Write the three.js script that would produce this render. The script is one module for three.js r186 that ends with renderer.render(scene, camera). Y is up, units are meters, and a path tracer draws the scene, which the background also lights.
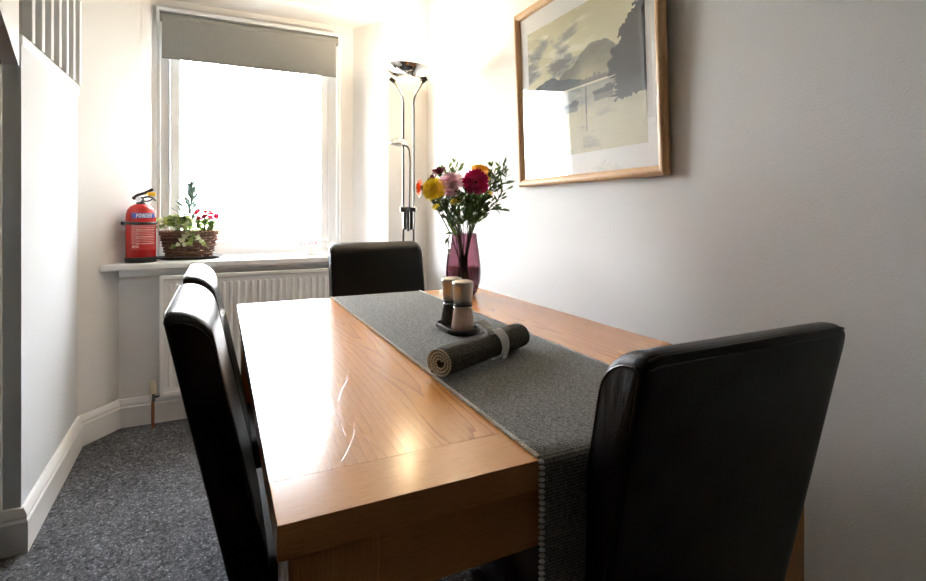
import * as THREE from 'three';
import { RoundedBoxGeometry } from 'three/addons/geometries/RoundedBoxGeometry.js';
import { mergeGeometries, mergeVertices, toCreasedNormals } from 'three/addons/utils/BufferGeometryUtils.js';
import { ImprovedNoise } from 'three/addons/math/ImprovedNoise.js';
import { RectAreaLightUniformsLib } from 'three/addons/lights/RectAreaLightUniformsLib.js';

// ---------------------------------------------------------------- camera, sky, exposure
const scene = new THREE.Scene();
const EYE = 1.076, YAW = 25.6 * Math.PI / 180;
const camera = new THREE.PerspectiveCamera(2 * Math.atan(369 / 507) * 180 / Math.PI, 926 / 738, 0.02, 300);
camera.position.set(0, EYE, 0);
camera.rotation.set(0, -YAW, 0);
camera.setViewOffset(926, 738, 0, 157, 926, 581);        // shifted lens: the horizon sits above the middle of the frame
camera.updateProjectionMatrix();

const renderer = new THREE.WebGLRenderer({ antialias: true });
renderer.toneMapping = THREE.LinearToneMapping;
renderer.toneMappingExposure = 2.65;
renderer.shadowMap.enabled = true;
RectAreaLightUniformsLib.init();

const SKY = 16, LAMP = 0.75;
scene.background = new THREE.Color(0.94, 0.975, 1.03);     // bright overcast
scene.backgroundIntensity = SKY;

// ---------------------------------------------------------------- helpers
let seed = 7;
const rnd = () => { seed = (seed * 1664525 + 1013904223) >>> 0; return seed / 4294967296; };
const rr = (a, b) => a + (b - a) * rnd();
const V = (x, y, f) => new THREE.Vector3(x, y, -f);      // f: metres ahead, along the right-hand wall
const pn = new ImprovedNoise();
const fbm = (x, y, z, o = 4) => { let s = 0, a = 0.5; for (let i = 0; i < o; i++) { s += a * pn.noise(x, y, z + i * 7.3); x *= 2; y *= 2; a *= 0.5; } return s; };
const clamp = (v, a = 0, b = 1) => Math.min(b, Math.max(a, v));
const smooth = (a, b, v) => { const t = clamp((v - a) / (b - a)); return t * t * (3 - 2 * t); };
const used = {};
function numbered(name) { const n = used[name] = (used[name] ?? -1) + 1; return n ? name + '_' + String(n).padStart(3, '0') : name; }
function shadows(o) { o.traverse((m) => { if (m.isMesh) { m.castShadow = true; m.receiveShadow = true; } }); return o; }
function part(name, geos, mat, parent, label) {
  const m = new THREE.Mesh(Array.isArray(geos) ? join(geos) : geos, mat);
  m.name = name; m.castShadow = m.receiveShadow = true;
  if (label) m.userData.label = label;
  parent.add(m); return m;
}
function thing(name, label, category, pos = [0, 0, 0], turn = 0, group) {
  const o = new THREE.Group(); o.name = numbered(name); scene.add(o);
  o.position.copy(V(...pos)); o.rotation.y = turn; o.userData = { label, category };
  if (group) o.userData.group = group;
  return o;
}
function single(name, geos, mat, label, category, pos = [0, 0, 0], turn = 0, group) {
  const m = new THREE.Mesh(Array.isArray(geos) ? join(geos) : geos, mat);
  m.name = numbered(name); m.castShadow = m.receiveShadow = true; scene.add(m);
  m.position.copy(V(...pos)); m.rotation.y = turn; m.userData = { label, category };
  if (group) m.userData.group = group;
  return m;
}
function struct(name, geos, mat, label, category) {
  const m = new THREE.Mesh(Array.isArray(geos) ? join(geos) : geos, mat);
  m.name = name; m.castShadow = m.receiveShadow = true; scene.add(m);
  m.userData = { kind: 'structure', label, category };
  return m;
}
function clean(g) {
  const keep = ['position', 'normal', 'uv', 'color'];
  for (const k of Object.keys(g.attributes)) if (!keep.includes(k)) g.deleteAttribute(k);
  return g.index ? g.toNonIndexed() : g;
}
function join(list) {
  const flat = list.flat(Infinity).map(clean);
  for (const k of ['uv', 'color']) if (!flat.every((g) => g.attributes[k])) flat.forEach((g) => g.deleteAttribute(k));
  return flat.length > 1 ? mergeGeometries(flat) : flat[0];
}
// uv in metres from the dominant direction of every face
function metric(g, scale = 1, swap = false) {
  g = clean(g); const p = g.attributes.position, uv = new Float32Array(p.count * 2);
  const a = new THREE.Vector3(), b = new THREE.Vector3(), c = new THREE.Vector3();
  for (let i = 0; i < p.count; i += 3) {
    a.fromBufferAttribute(p, i); b.fromBufferAttribute(p, i + 1).sub(a); c.fromBufferAttribute(p, i + 2).sub(a);
    b.cross(c); const nx = Math.abs(b.x), ny = Math.abs(b.y), nz = Math.abs(b.z);
    for (let k = i; k < i + 3; k++) {
      const x = p.getX(k), y = p.getY(k), z = p.getZ(k);
      let [u, v] = ny >= nx && ny >= nz ? [x, z] : nx >= nz ? [z, y] : [x, y];
      if (swap) [u, v] = [v, u];
      uv[2 * k] = u * scale; uv[2 * k + 1] = v * scale;
    }
  }
  g.setAttribute('uv', new THREE.BufferAttribute(uv, 2)); return g;
}
const bx = (w, h, d, x = 0, y = 0, z = 0, r = 0) => {
  const g = r ? new RoundedBoxGeometry(w, h, d, 2, Math.min(r, w / 2.01, h / 2.01, d / 2.01)) : new THREE.BoxGeometry(w, h, d);
  return g.translate(x, y, z);
};
// box between two corners, f counted ahead
const span = (x0, x1, y0, y1, f0, f1, r = 0) => metric(bx(Math.abs(x1 - x0), Math.abs(y1 - y0), Math.abs(f1 - f0), (x0 + x1) / 2, (y0 + y1) / 2, -(f0 + f1) / 2, r));
// plan outline [x, f] raised from y0 to y1
function prism(pts, y0, y1) {
  const s = new THREE.Shape(pts.map(([x, f]) => new THREE.Vector2(x, f)));
  const g = new THREE.ExtrudeGeometry(s, { depth: y1 - y0, bevelEnabled: false });
  g.rotateX(-Math.PI / 2).translate(0, y0, 0);
  return metric(g);
}
function tube(pts, r, seg = 24, rad = 8, closed = false) {
  const c = new THREE.CatmullRomCurve3(pts.map((p) => p.isVector3 ? p : new THREE.Vector3(...p)), closed);
  return new THREE.TubeGeometry(c, seg, r, rad, closed);
}
const lathe = (pts, seg = 48) => new THREE.LatheGeometry(pts.map(([x, y]) => new THREE.Vector2(x, y)), seg);
const cyl = (r0, r1, h, x = 0, y = 0, z = 0, seg = 24) => new THREE.CylinderGeometry(r1, r0, h, seg).translate(x, y + h / 2, z);
const ball = (r, x = 0, y = 0, z = 0, w = 16, h = 12) => new THREE.SphereGeometry(r, w, h).translate(x, y, z);
// cushion-like box: many segments, rounded by r, then bent by fn
function cushion(w, h, d, r, fn, n = [20, 22, 8]) {
  let g = new THREE.BoxGeometry(w, h, d, ...n); g.deleteAttribute('normal'); g.deleteAttribute('uv'); g = mergeVertices(g, 1e-5);
  const p = g.attributes.position, v = new THREE.Vector3(), c = new THREE.Vector3();
  // crowd the grid towards the rim so that the rounding is smooth
  const warp = (t, half) => half * Math.sin(t / half * Math.PI / 2);
  for (let i = 0; i < p.count; i++) {
    v.set(warp(p.getX(i), w / 2), warp(p.getY(i), h / 2), warp(p.getZ(i), d / 2));
    c.set(clamp(v.x, -w / 2 + r, w / 2 - r), clamp(v.y, -h / 2 + r, h / 2 - r), clamp(v.z, -d / 2 + r, d / 2 - r));
    v.sub(c); if (v.lengthSq() > 1e-12) v.setLength(r); v.add(c);
    if (fn) fn(v);
    p.setXYZ(i, v.x, v.y, v.z);
  }
  g.computeVertexNormals();
  return metric(g);
}

// ---------------------------------------------------------------- textures
function tex(w, h, fn, srgb = true) {
  const d = new Uint8Array(w * h * 4);
  for (let y = 0; y < h; y++) for (let x = 0; x < w; x++) {
    const c = fn(x / w, y / h, x, y), k = 4 * (y * w + x);
    if (typeof c === 'number') d[k] = d[k + 1] = d[k + 2] = clamp(c) * 255; else { d[k] = clamp(c[0]) * 255; d[k + 1] = clamp(c[1]) * 255; d[k + 2] = clamp(c[2]) * 255; }
    d[k + 3] = 255;
  }
  const t = new THREE.DataTexture(d, w, h, THREE.RGBAFormat);
  t.wrapS = t.wrapT = THREE.RepeatWrapping; t.magFilter = THREE.LinearFilter; t.minFilter = THREE.LinearMipmapLinearFilter; t.generateMipmaps = true;
  if (srgb) t.colorSpace = THREE.SRGBColorSpace;
  t.needsUpdate = true; return t;
}
const rep = (t, x, y) => { t.repeat.set(x, y); return t; };
// noise that repeats: four periods blended
const tile = (u, v, n, s = 0) => { const a = u * Math.PI * 2, b = v * Math.PI * 2, r = n / (2 * Math.PI); return pn.noise(Math.cos(a) * r + s, Math.sin(a) * r + Math.cos(b) * r * 0.73, Math.sin(b) * r + s * 1.7); };
const hash = (x, y) => { let h = (x * 374761393 + y * 668265263) | 0; h = Math.imul(h ^ (h >>> 13), 1274126177); return ((h ^ (h >>> 16)) >>> 0) / 4294967296; };

// oak: a board cut from a log; u across (0.3 m), v along (1.2 m)
function oakTex(x0, depth, tilt, tone, s, scratch, freq, amp) {
  const W = 512, Hh = 1024, rings = new Float32Array(W * Hh), pores = new Float32Array(W * Hh);
  for (let j = 0; j < Hh; j++) for (let i = 0; i < W; i++) {
    const x = i / W * 0.3, y = j / Hh * 1.2;
    const wob = fbm(x * 7 + s, y * 2.2, s, 3) * 0.022 + 0.003 * pn.noise(x * 25, y * 6, s + 2);
    const r = Math.hypot(x - x0 + wob * 0.4, depth + tilt * (y - 0.3) + wob);
    const q = r * freq + 0.25 * pn.noise(x * 90, y * 4, s), fr = q - Math.floor(q);
    rings[j * W + i] = Math.pow(fr, 12) * smooth(1, 0.95, fr) * (0.6 + 0.8 * Math.abs(pn.noise(x * 30, y * 9, s + 11))) + 0.12 * fr;
    const po = pn.noise(x * 900, y * 26, s + 3) + 0.5 * pn.noise(x * 1800, y * 60, s + 5);
    pores[j * W + i] = smooth(0.18, 0.6, po) * (0.55 + 0.45 * fr);
  }
  const marks = new Float32Array(W * Hh);
  if (scratch) {
    for (let n = 0; n < 44; n++) {
      let x = rr(0.02, 0.28) / 0.3 * W, y = rr(0.03, 0.34) / 1.2 * Hh, a = rr(0.9, 2.1), bend = rr(-0.002, 0.002); const len = rr(40, 190), dep = rr(0.35, 1.1);
      for (let k = 0; k < len; k++) { x += Math.cos(a); y += Math.sin(a) * 0.55; a += bend; const xi = x | 0, yi = y | 0; if (xi > 1 && yi > 0 && xi < W && yi < Hh) marks[yi * W + xi] = dep; }
    }
  }
  const light = tone, dark = [tone[0] * 0.72, tone[1] * 0.62, tone[2] * 0.5];
  const map = tex(W, Hh, (u, v, i, j) => {
    const k = j * W + i, g = clamp(rings[k] * amp + pores[k] * 0.40 + 0.22 * fbm(u * 5, v * 3, s + 9, 3) + 0.08);
    return [0, 1, 2].map((c) => light[c] + (dark[c] - light[c]) * g);
  });
  const bump = tex(W, Hh, (u, v, i, j) => { const k = j * W + i; return 0.85 - 0.28 * pores[k] - 0.8 * marks[k]; }, false);
  rep(map, 1 / 0.3, 1 / 1.2); rep(bump, 1 / 0.3, 1 / 1.2);
  return { map, bump };
}
const TONE = [0.845, 0.60, 0.35];
const oakA = oakTex(0.065, -0.033, 0.055, TONE, 1.3, false, 95, 1.7), oakB = oakTex(0.5, 0.05, 0.02, TONE.map((c) => c * 0.985), 4.1, false, 210, 0.4), oakC = oakTex(0.05, 0.03, -0.04, TONE.map((c) => c * 1.02), 8.7, true, 85, 0.9);

const wallBump = rep(tex(512, 512, (u, v) => 0.5 + 0.45 * tile(u, v, 64) + 0.3 * tile(u, v, 130, 4), false), 4, 4);
const carpetMap = rep(tex(1024, 1024, (u, v, x, y) => {
  const h = hash(x >> 2, y >> 2), h1 = hash((x + 2) >> 3, (y + 3) >> 3), h2 = hash((x + 513) >> 4, y >> 4), n = 0.5 + 0.5 * tile(u, v, 60), w = tile(u, v, 9, 3);
  const t = 0.085 + 0.15 * h + 0.12 * h1 + 0.07 * h2 + 0.14 * n + 0.05 * w + (h1 > 0.9 ? 0.15 * h : 0) - (h2 < 0.2 ? 0.04 : 0);
  return [t * 0.985, t * 1.0, t * 1.05];
}), 1 / 0.8, 1 / 0.8);
const carpetBump = rep(tex(1024, 1024, (u, v, x, y) => 0.3 * hash(x >> 2, y >> 2) + 0.35 * hash((x + 2) >> 3, (y + 3) >> 3) + 0.35 * (0.5 + 0.5 * tile(u, v, 60)), false), 1 / 0.8, 1 / 0.8);
const leatherBump = rep(tex(512, 512, (u, v) => { const n = Math.abs(tile(u, v, 70)) + 0.6 * Math.abs(tile(u, v, 130, 3)); return clamp(0.2 + 1.1 * n); }, false), 9, 9);
const weaveMap = rep(tex(512, 512, (u, v, x, y) => {
  const rib = 0.5 + 0.5 * Math.sin(v * 2 * Math.PI * 24), yarn = hash((x >> 2) + 31 * ((y >> 4) & 31), y >> 4), fl = hash(x, y);
  const t = 0.375 + 0.18 * rib + 0.22 * (yarn - 0.5) + 0.10 * (fl - 0.5) + 0.08 * (hash(x >> 3, y >> 3) - 0.5) + 0.08 * tile(u, v, 22);
  return [t * 1.0, t * 0.99, t * 0.97];
}), 1 / 0.1, 1 / 0.1);
const weaveBump = rep(tex(512, 512, (u, v, x, y) => 0.25 + 0.45 * (0.5 + 0.5 * Math.sin(v * 2 * Math.PI * 24)) + 0.3 * hash(x >> 2, y >> 3), false), 1 / 0.1, 1 / 0.1);
const blindMap = rep(tex(256, 256, (u, v, x, y) => { const t = 0.53 + 0.035 * (hash(x, y >> 4) - 0.5) + 0.035 * (hash(x >> 4, y) - 0.5); return [t, t, t * 0.985]; }), 8, 8);

// ---------------------------------------------------------------- materials
const std = (o) => new THREE.MeshStandardMaterial(o);
const phys = (o) => new THREE.MeshPhysicalMaterial(o);
const lin = (r, g, b) => new THREE.Color().setRGB(r, g, b);
const M = {
  wall: std({ color: lin(0.78, 0.768, 0.75), roughness: 0.9, bumpMap: wallBump, bumpScale: 0.0006 }),
  taupe: std({ color: lin(0.30, 0.25, 0.20), roughness: 0.9, bumpMap: wallBump, bumpScale: 0.0006 }),
  panel: std({ color: lin(0.70, 0.73, 0.76), roughness: 0.85 }),
  ceiling: std({ color: lin(0.82, 0.81, 0.79), roughness: 0.95 }),
  gloss: std({ color: lin(0.84, 0.84, 0.84), roughness: 0.32 }),
  upvc: std({ color: lin(0.88, 0.89, 0.90), roughness: 0.28 }),
  enamel: std({ color: lin(0.82, 0.82, 0.81), roughness: 0.35 }),
  carpet: std({ map: carpetMap, roughness: 1, bumpMap: carpetBump, bumpScale: 0.004 }),
  oakA: std({ map: oakA.map, bumpMap: oakA.bump, bumpScale: 0.00016, roughness: 0.19 }),
  oakB: std({ map: oakB.map, bumpMap: oakB.bump, bumpScale: 0.00016, roughness: 0.19 }),
  oakC: std({ map: oakC.map, bumpMap: oakC.bump, bumpScale: 0.00022, roughness: 0.19 }),
  leather: phys({ color: lin(0.005, 0.0046, 0.0045), roughness: 0.32, specularIntensity: 0.36, bumpMap: leatherBump, bumpScale: 0.0004 }),
  welt: std({ color: lin(0.008, 0.0078, 0.0076), roughness: 0.22 }),
  thread: std({ color: lin(0.014, 0.013, 0.013), roughness: 0.5 }),
  darkwood: std({ color: lin(0.03, 0.017, 0.011), roughness: 0.4 }),
  rod: std({ color: lin(0.17, 0.165, 0.16), metalness: 1, roughness: 0.12 }),
  chrome: std({ color: lin(0.62, 0.61, 0.60), metalness: 1, roughness: 0.08 }),
  steel: phys({ color: lin(0.47, 0.44, 0.40), metalness: 1, roughness: 0.3 }),
  black: std({ color: lin(0.014, 0.014, 0.015), roughness: 0.4 }),
  rubber: std({ color: lin(0.012, 0.012, 0.012), roughness: 0.7 }),
  white: std({ color: lin(0.82, 0.80, 0.77), roughness: 0.6 }),
  cotton: std({ color: lin(0.90, 0.88, 0.85), roughness: 0.95 }),
  weave: std({ map: weaveMap, roughness: 1, bumpMap: weaveBump, bumpScale: 0.0008 }),
  blind: std({ map: blindMap, roughness: 0.95 }),
  napkin: std({ map: weaveMap.clone(), color: lin(0.50, 0.465, 0.39), roughness: 1, bumpMap: weaveBump, bumpScale: 0.0012 }),
  ribbon: std({ color: lin(0.92, 0.90, 0.88), roughness: 0.8, side: THREE.DoubleSide }),
  alu: std({ color: lin(0.75, 0.77, 0.79), metalness: 0.6, roughness: 0.35 }),
  red: std({ color: lin(0.42, 0.012, 0.012), roughness: 0.25 }),
  yellow: std({ color: lin(0.85, 0.5, 0.02), roughness: 0.4 }),
  copper: std({ color: lin(0.30, 0.13, 0.06), metalness: 0.5, roughness: 0.5 }),
  ivoryPlastic: std({ color: lin(0.62, 0.58, 0.46), roughness: 0.5 }),
  pane: phys({ color: lin(1, 1, 1), transmission: 1, thickness: 0, roughness: 0, ior: 1.5 }),
};

// ---------------------------------------------------------------- the room
const RW = 1.195, WW = 3.03, CEIL = 2.5, BACK = -6.5, FARL = -3.6;
struct('floor', span(FARL, RW + 0.2, -0.12, 0, BACK, WW + 0.5), M.carpet, 'mottled charcoal grey carpet covering the floor', 'floor');
struct('ceiling', span(FARL, RW + 0.2, CEIL, CEIL + 0.12, BACK, WW + 0.5), M.ceiling, 'white ceiling above the dining corner', 'ceiling');
struct('wall_right', span(RW, RW + 0.2, 0, CEIL, BACK, WW + 0.5), M.wall, 'long off-white textured wall carrying the framed picture', 'wall');
struct('wall_back', span(FARL, RW + 0.2, 0, CEIL, BACK - 0.2, BACK), M.taupe, 'taupe wall at the other end of the room', 'wall');
struct('wall_far_left', span(FARL - 0.2, FARL, 0, CEIL, BACK, WW + 0.5), M.taupe, 'taupe wall beyond the stairs', 'wall');
// window wall: splayed sides, breast under the sill, lintel
const OUT = WW + 0.47, WIN = 3.3;
struct('wall_window', [
  prism([[0.938, WW], [RW, WW], [RW, OUT], [0.783, OUT], [0.783, WIN]], 0, CEIL),
  prism([[-0.462, WW], [0.938, WW], [0.783, WIN], [0.783, OUT], [-0.318, OUT], [-0.318, WIN], [-0.372, 3.14]], 0, 0.79),
  prism([[-0.462, WW], [0.938, WW], [0.783, WIN], [0.783, OUT], [-0.318, OUT], [-0.318, WIN], [-0.372, 3.14]], 2.275, CEIL),
  span(0.712, 0.783, 0.79, 2.275, WIN, OUT), span(-0.318, 0.712, 2.215, 2.275, WIN, OUT),
], M.wall, 'off-white wall around the deep window recess', 'wall');
struct('wall_window_left', prism([[-0.59, 2.86], [-0.372, 3.14], [-0.318, WIN], [-0.318, OUT], [FARL, OUT], [FARL, 2.86]], 0, CEIL), M.wall, 'angled off-white wall on the stair side of the window', 'wall');
// boxed-in wall under the stair landing
struct('wall_left', prism([[-0.57, 2.06], [-0.59, 2.86], [-0.74, 2.86], [-0.74, 2.06]], 0, 1.61), M.panel, 'pale smooth wall panel below the white balusters', 'wall');
struct('trim_1', span(-0.655, -0.615, 0.14, 1.59, 2.04, 2.06, 0.004), M.panel, 'upright batten on the end of the stair wall', 'trim');

// skirting: profile swept along the foot of the walls
const skirtProfile = [[0, 0], [0.022, 0], [0.022, 0.098], [0.017, 0.106], [0.019, 0.113], [0.015, 0.126], [0.008, 0.137], [0, 0.139]];
function skirting(name, pts, label) {      // pts [x, f] with the room on the right hand when walking along them
  const rows = pts.map((p, i) => {
    const dir = (a, b) => { const dx = b[0] - a[0], df = b[1] - a[1], l = Math.hypot(dx, df); return [df / l, -dx / l]; };
    const n1 = dir(pts[Math.max(0, i - 1)], pts[Math.max(1, i)]), n2 = i < pts.length - 1 ? dir(pts[i], pts[i + 1]) : n1, n0 = i === 0 ? n2 : n1;
    const m = [n0[0] + n2[0], n0[1] + n2[1]], k = 2 / (m[0] * m[0] + m[1] * m[1]);
    return skirtProfile.map(([o, y]) => [p[0] + m[0] * k * o, y, -(p[1] + m[1] * k * o)]);
  });
  const pos = [];
  for (let i = 0; i + 1 < rows.length; i++) for (let j = 0; j + 1 < skirtProfile.length; j++) {
    const a = rows[i][j], b = rows[i + 1][j], c = rows[i + 1][j + 1], d = rows[i][j + 1];
    pos.push(...a, ...b, ...c, ...a, ...c, ...d);
  }
  for (const [row, flip] of [[rows[0], false], [rows.at(-1), true]]) for (let j = 1; j + 1 < row.length; j++) pos.push(...row[0], ...(flip ? row[j + 1] : row[j]), ...(flip ? row[j] : row[j + 1]));
  const g = new THREE.BufferGeometry(); g.setAttribute('position', new THREE.Float32BufferAttribute(pos, 3)); g.computeVertexNormals();
  struct(name, toCreasedNormals(metric(g), 0.5), M.gloss, label, 'skirting');
}
skirting('baseboard_left', [[-0.74, 2.06], [-0.57, 2.06], [-0.59, 2.86], [-0.4577, WW], [RW, WW]], 'white moulded skirting running round the stair wall to the window wall');
skirting('baseboard_right', [[RW, WW], [RW, BACK]], 'white moulded skirting along the picture wall');

// window sill board with its bed moulding
{
  const s = new THREE.Shape([[-0.505, 2.942], [1.02, 2.942], [1.02, WW - 0.002], [0.93, WW - 0.002], [0.778, WIN], [-0.3175, WIN], [-0.3715, 3.14]].map(([x, f]) => new THREE.Vector2(x, f)));
  const g = new THREE.ExtrudeGeometry(s, { depth: 0.014, bevelEnabled: true, bevelThickness: 0.01, bevelSize: 0.01, bevelOffset: 0, bevelSegments: 4 });
  g.rotateX(-Math.PI / 2).translate(0, 0.798, 0);
  const sill = struct('trim_2', metric(g), M.gloss, 'white painted window sill board with rounded front edge', 'window sill');
  const bed = part('bed_moulding', [span(-0.452, 1.0, 0.752, 0.788, 2.985, WW - 0.001, 0.008)], M.gloss, sill);
}

// window: outer frame, opening sash, pane, handle
{
  const x0 = -0.318, x1 = 0.712, y0 = 0.822, y1 = 2.215, f0 = 3.30, f1 = 3.37;
  const w = new THREE.Group(); w.name = 'window_1'; w.userData = { kind: 'structure', label: 'white framed casement window with one large pane', category: 'window' }; scene.add(w);
  part('window_frame', [span(x0, x0 + 0.062, y0, y1, f0, f1, 0.006), span(x1 - 0.09, x1, y0, y1, f0, f1, 0.006), span(x0 + 0.06, x1 - 0.088, y0, y0 + 0.078, f0, f1, 0.006), span(x0 + 0.06, x1 - 0.088, y1 - 0.07, y1, f0, f1, 0.006)], M.upvc, w);
  const sx0 = x0 + 0.065, sx1 = x1 - 0.093, sy0 = y0 + 0.083, sy1 = y1 - 0.074;
  const sash = part('sash', [span(sx0, sx0 + 0.048, sy0, sy1, f0 - 0.014, f1 - 0.01, 0.006), span(sx1 - 0.042, sx1, sy0, sy1, f0 - 0.014, f1 - 0.01, 0.006), span(sx0 + 0.046, sx1 - 0.04, sy0, sy0 + 0.036, f0 - 0.014, f1 - 0.01, 0.006), span(sx0 + 0.046, sx1 - 0.04, sy1 - 0.045, sy1, f0 - 0.014, f1 - 0.01, 0.006)], M.upvc, w);
  part('pane', span(sx0 + 0.04, sx1 - 0.035, sy0 + 0.03, sy1 - 0.04, f0 + 0.028, f0 + 0.0281), M.pane, w);
  part('handle', [span(0.19, 0.245, sy0 + 0.012, sy0 + 0.03, f0 - 0.03, f0 - 0.012, 0.004), span(0.20, 0.31, sy0 + 0.016, sy0 + 0.027, f0 - 0.05, f0 - 0.034, 0.005)], M.alu, sash, 'small metal window handle');
}

// outside: a pale field and a low hedge under the white sky
struct('ground_outside', span(-90, 90, -1.2, -0.9, WW + 0.6, 160), std({ color: lin(0.30, 0.31, 0.24), roughness: 1 }), 'pale washed-out field outside the window', 'ground');
{
  const g = [];
  for (let k = 0; k < 70; k++) { const s = rr(0.5, 1.0); g.push(new THREE.IcosahedronGeometry(s, 1).scale(1.5, 0.75, 1).translate(-14 + k * 0.55 + rr(-0.2, 0.2), -0.55 + rr(0, 0.2), -34 + rr(-0.7, 0.7))); }
  single('hedge', g, std({ color: lin(0.10, 0.115, 0.05), roughness: 1 }), 'faint yellow-green hedge line seen through the window', 'hedge');
}

// the neighbour's house stands off to the right and takes part of the sky from the stair wall
{
  const h = new THREE.Group(); h.name = 'house_outside'; h.userData = { kind: 'structure', label: 'grey stone neighbouring house to the right outside the window', category: 'house' }; scene.add(h);
  const render_ = std({ color: lin(0.20, 0.185, 0.17), roughness: 0.95 }), slate = std({ color: lin(0.07, 0.075, 0.085), roughness: 0.8 });
  part('house_wall', span(3.3, 10, -1, 4.2, 7, 13), render_, h);
  const g = new THREE.Shape([new THREE.Vector2(3.0, 4.15), new THREE.Vector2(10.3, 4.15), new THREE.Vector2(6.65, 6.6)]);
  part('roof', metric(new THREE.ExtrudeGeometry(g, { depth: 6.5, bevelEnabled: false }).translate(0, 0, -13.25)), slate, h);
  for (const [x, y] of [[5, 0.2], [8, 0.2], [5, 2.4], [8, 2.4]]) part('house_window', [span(x - 0.5, x + 0.5, y, y + 1.2, 6.96, 7.05, 0.01)], M.upvc, h);
  for (const [f, y] of [[8.6, 0.2], [11.2, 0.2], [8.6, 2.4], [11.2, 2.4]]) part('house_window', [span(3.26, 3.35, y, y + 1.2, f - 0.5, f + 0.5, 0.01)], M.upvc, h);
}

// stair landing: plinth rail, balusters, and the flight climbing towards the viewer
{
  const b = thing('balustrade', 'white painted stair balusters on a rail above the pale wall panel', 'balustrade', [-0.585, 1.61, 2.475]);
  part('base_rail', metric(bx(0.062, 0.045, 0.74, -0.026, 0.0228, -0.005, 0.005)), M.gloss, b);
  const g = metric(bx(0.03, CEIL - 1.61 - 0.055, 0.03, 0, 0, 0, 0.002));
  for (let k = 0; k < 7; k++) part('baluster', g, M.gloss, b).position.set(-0.006, 0.046 + (CEIL - 1.61 - 0.055) / 2, 0.27 - k * 0.108);
  const s = thing('staircase', 'painted stair flight climbing towards the viewer at the far left', 'staircase', [-0.585, 1.60, 2.03]);
  const board = (x0, x1, lo, hi, z0, z1) => {       // sloping board, rising towards the viewer
    const sh = new THREE.Shape(); const k = 0.80;
    sh.moveTo(z0, lo + k * z0); sh.lineTo(z1, lo + k * z1); sh.lineTo(z1, hi + k * z1); sh.lineTo(z0, hi + k * z0);
    return metric(new THREE.ExtrudeGeometry(sh, { depth: x1 - x0, bevelEnabled: false }).rotateY(-Math.PI / 2).translate(x1, 0, 0));
  };
  part('string_board', board(-0.03, 0.012, -0.045, 0.16, -0.02, 0.85), M.gloss, s);
  part('string_cap', board(-0.04, 0.024, 0.16, 0.19, -0.02, 0.85), M.gloss, s);
  for (let k = 0; k < 4; k++) part('tread', metric(bx(0.75, 0.03, 0.25, -0.40, 0.09 + k * 0.16, 0.16 + k * 0.2, 0.004)), M.darkwood, s);
  part('soffit', board(-0.78, -0.03, -0.055, -0.03, -0.02, 0.85), M.darkwood, s);
}

// ---------------------------------------------------------------- radiator
{
  const x0 = -0.272, x1 = 0.93, y0 = 0.152, y1 = 0.757, f = 2.93;
  const r = thing('radiator', 'white ribbed panel radiator under the window sill', 'radiator', [(x0 + x1) / 2, 0, f]);
  const W = x1 - x0, L = [];
  L.push(bx(W, y1 - y0, 0.012, 0, (y0 + y1) / 2, -0.012, 0.005));
  L.push(bx(W, 0.022, 0.03, 0, y1 - 0.011, -0.012, 0.006), bx(W, 0.022, 0.03, 0, y0 + 0.011, -0.012, 0.006));
  L.push(bx(0.018, y1 - y0, 0.03, -W / 2 + 0.009, (y0 + y1) / 2, -0.012, 0.005), bx(0.018, y1 - y0, 0.03, W / 2 - 0.009, (y0 + y1) / 2, -0.012, 0.005));
  part('panel', L, M.enamel, r);
  const n = Math.floor((W - 0.08) / 0.0335), rib = new THREE.CapsuleGeometry(0.0095, y1 - y0 - 0.105, 3, 8).scale(1, 1, 0.75);
  for (let k = 0; k < n; k++) part('rib', rib, M.enamel, r).position.set(-W / 2 + 0.045 + k * (W - 0.09) / (n - 1), (y0 + y1) / 2, -0.004);
  part('valve_cap', [cyl(0.017, 0.015, 0.05, -W / 2 - 0.03, y0 + 0.02, -0.02), cyl(0.012, 0.012, 0.012, -W / 2 - 0.03, y0 + 0.069, -0.02)], M.ivoryPlastic, r, 'ivory plastic valve cap');
  part('valve', [cyl(0.012, 0.013, 0.04, -W / 2 - 0.03, y0 - 0.02, -0.02), new THREE.CylinderGeometry(0.009, 0.009, 0.035, 12).rotateZ(Math.PI / 2).translate(-W / 2 - 0.013, y0 + 0.006, -0.02), new THREE.CylinderGeometry(0.0125, 0.0125, 0.012, 6).rotateZ(Math.PI / 2).translate(-W / 2 - 0.014, y0 + 0.006, -0.02)], M.chrome, r, 'metal radiator valve');
  part('pipe', cyl(0.0075, 0.0075, y0 - 0.02, -W / 2 - 0.03, 0.0, -0.02, 12), M.copper, r, 'thin brown pipe into the carpet');
}

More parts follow.
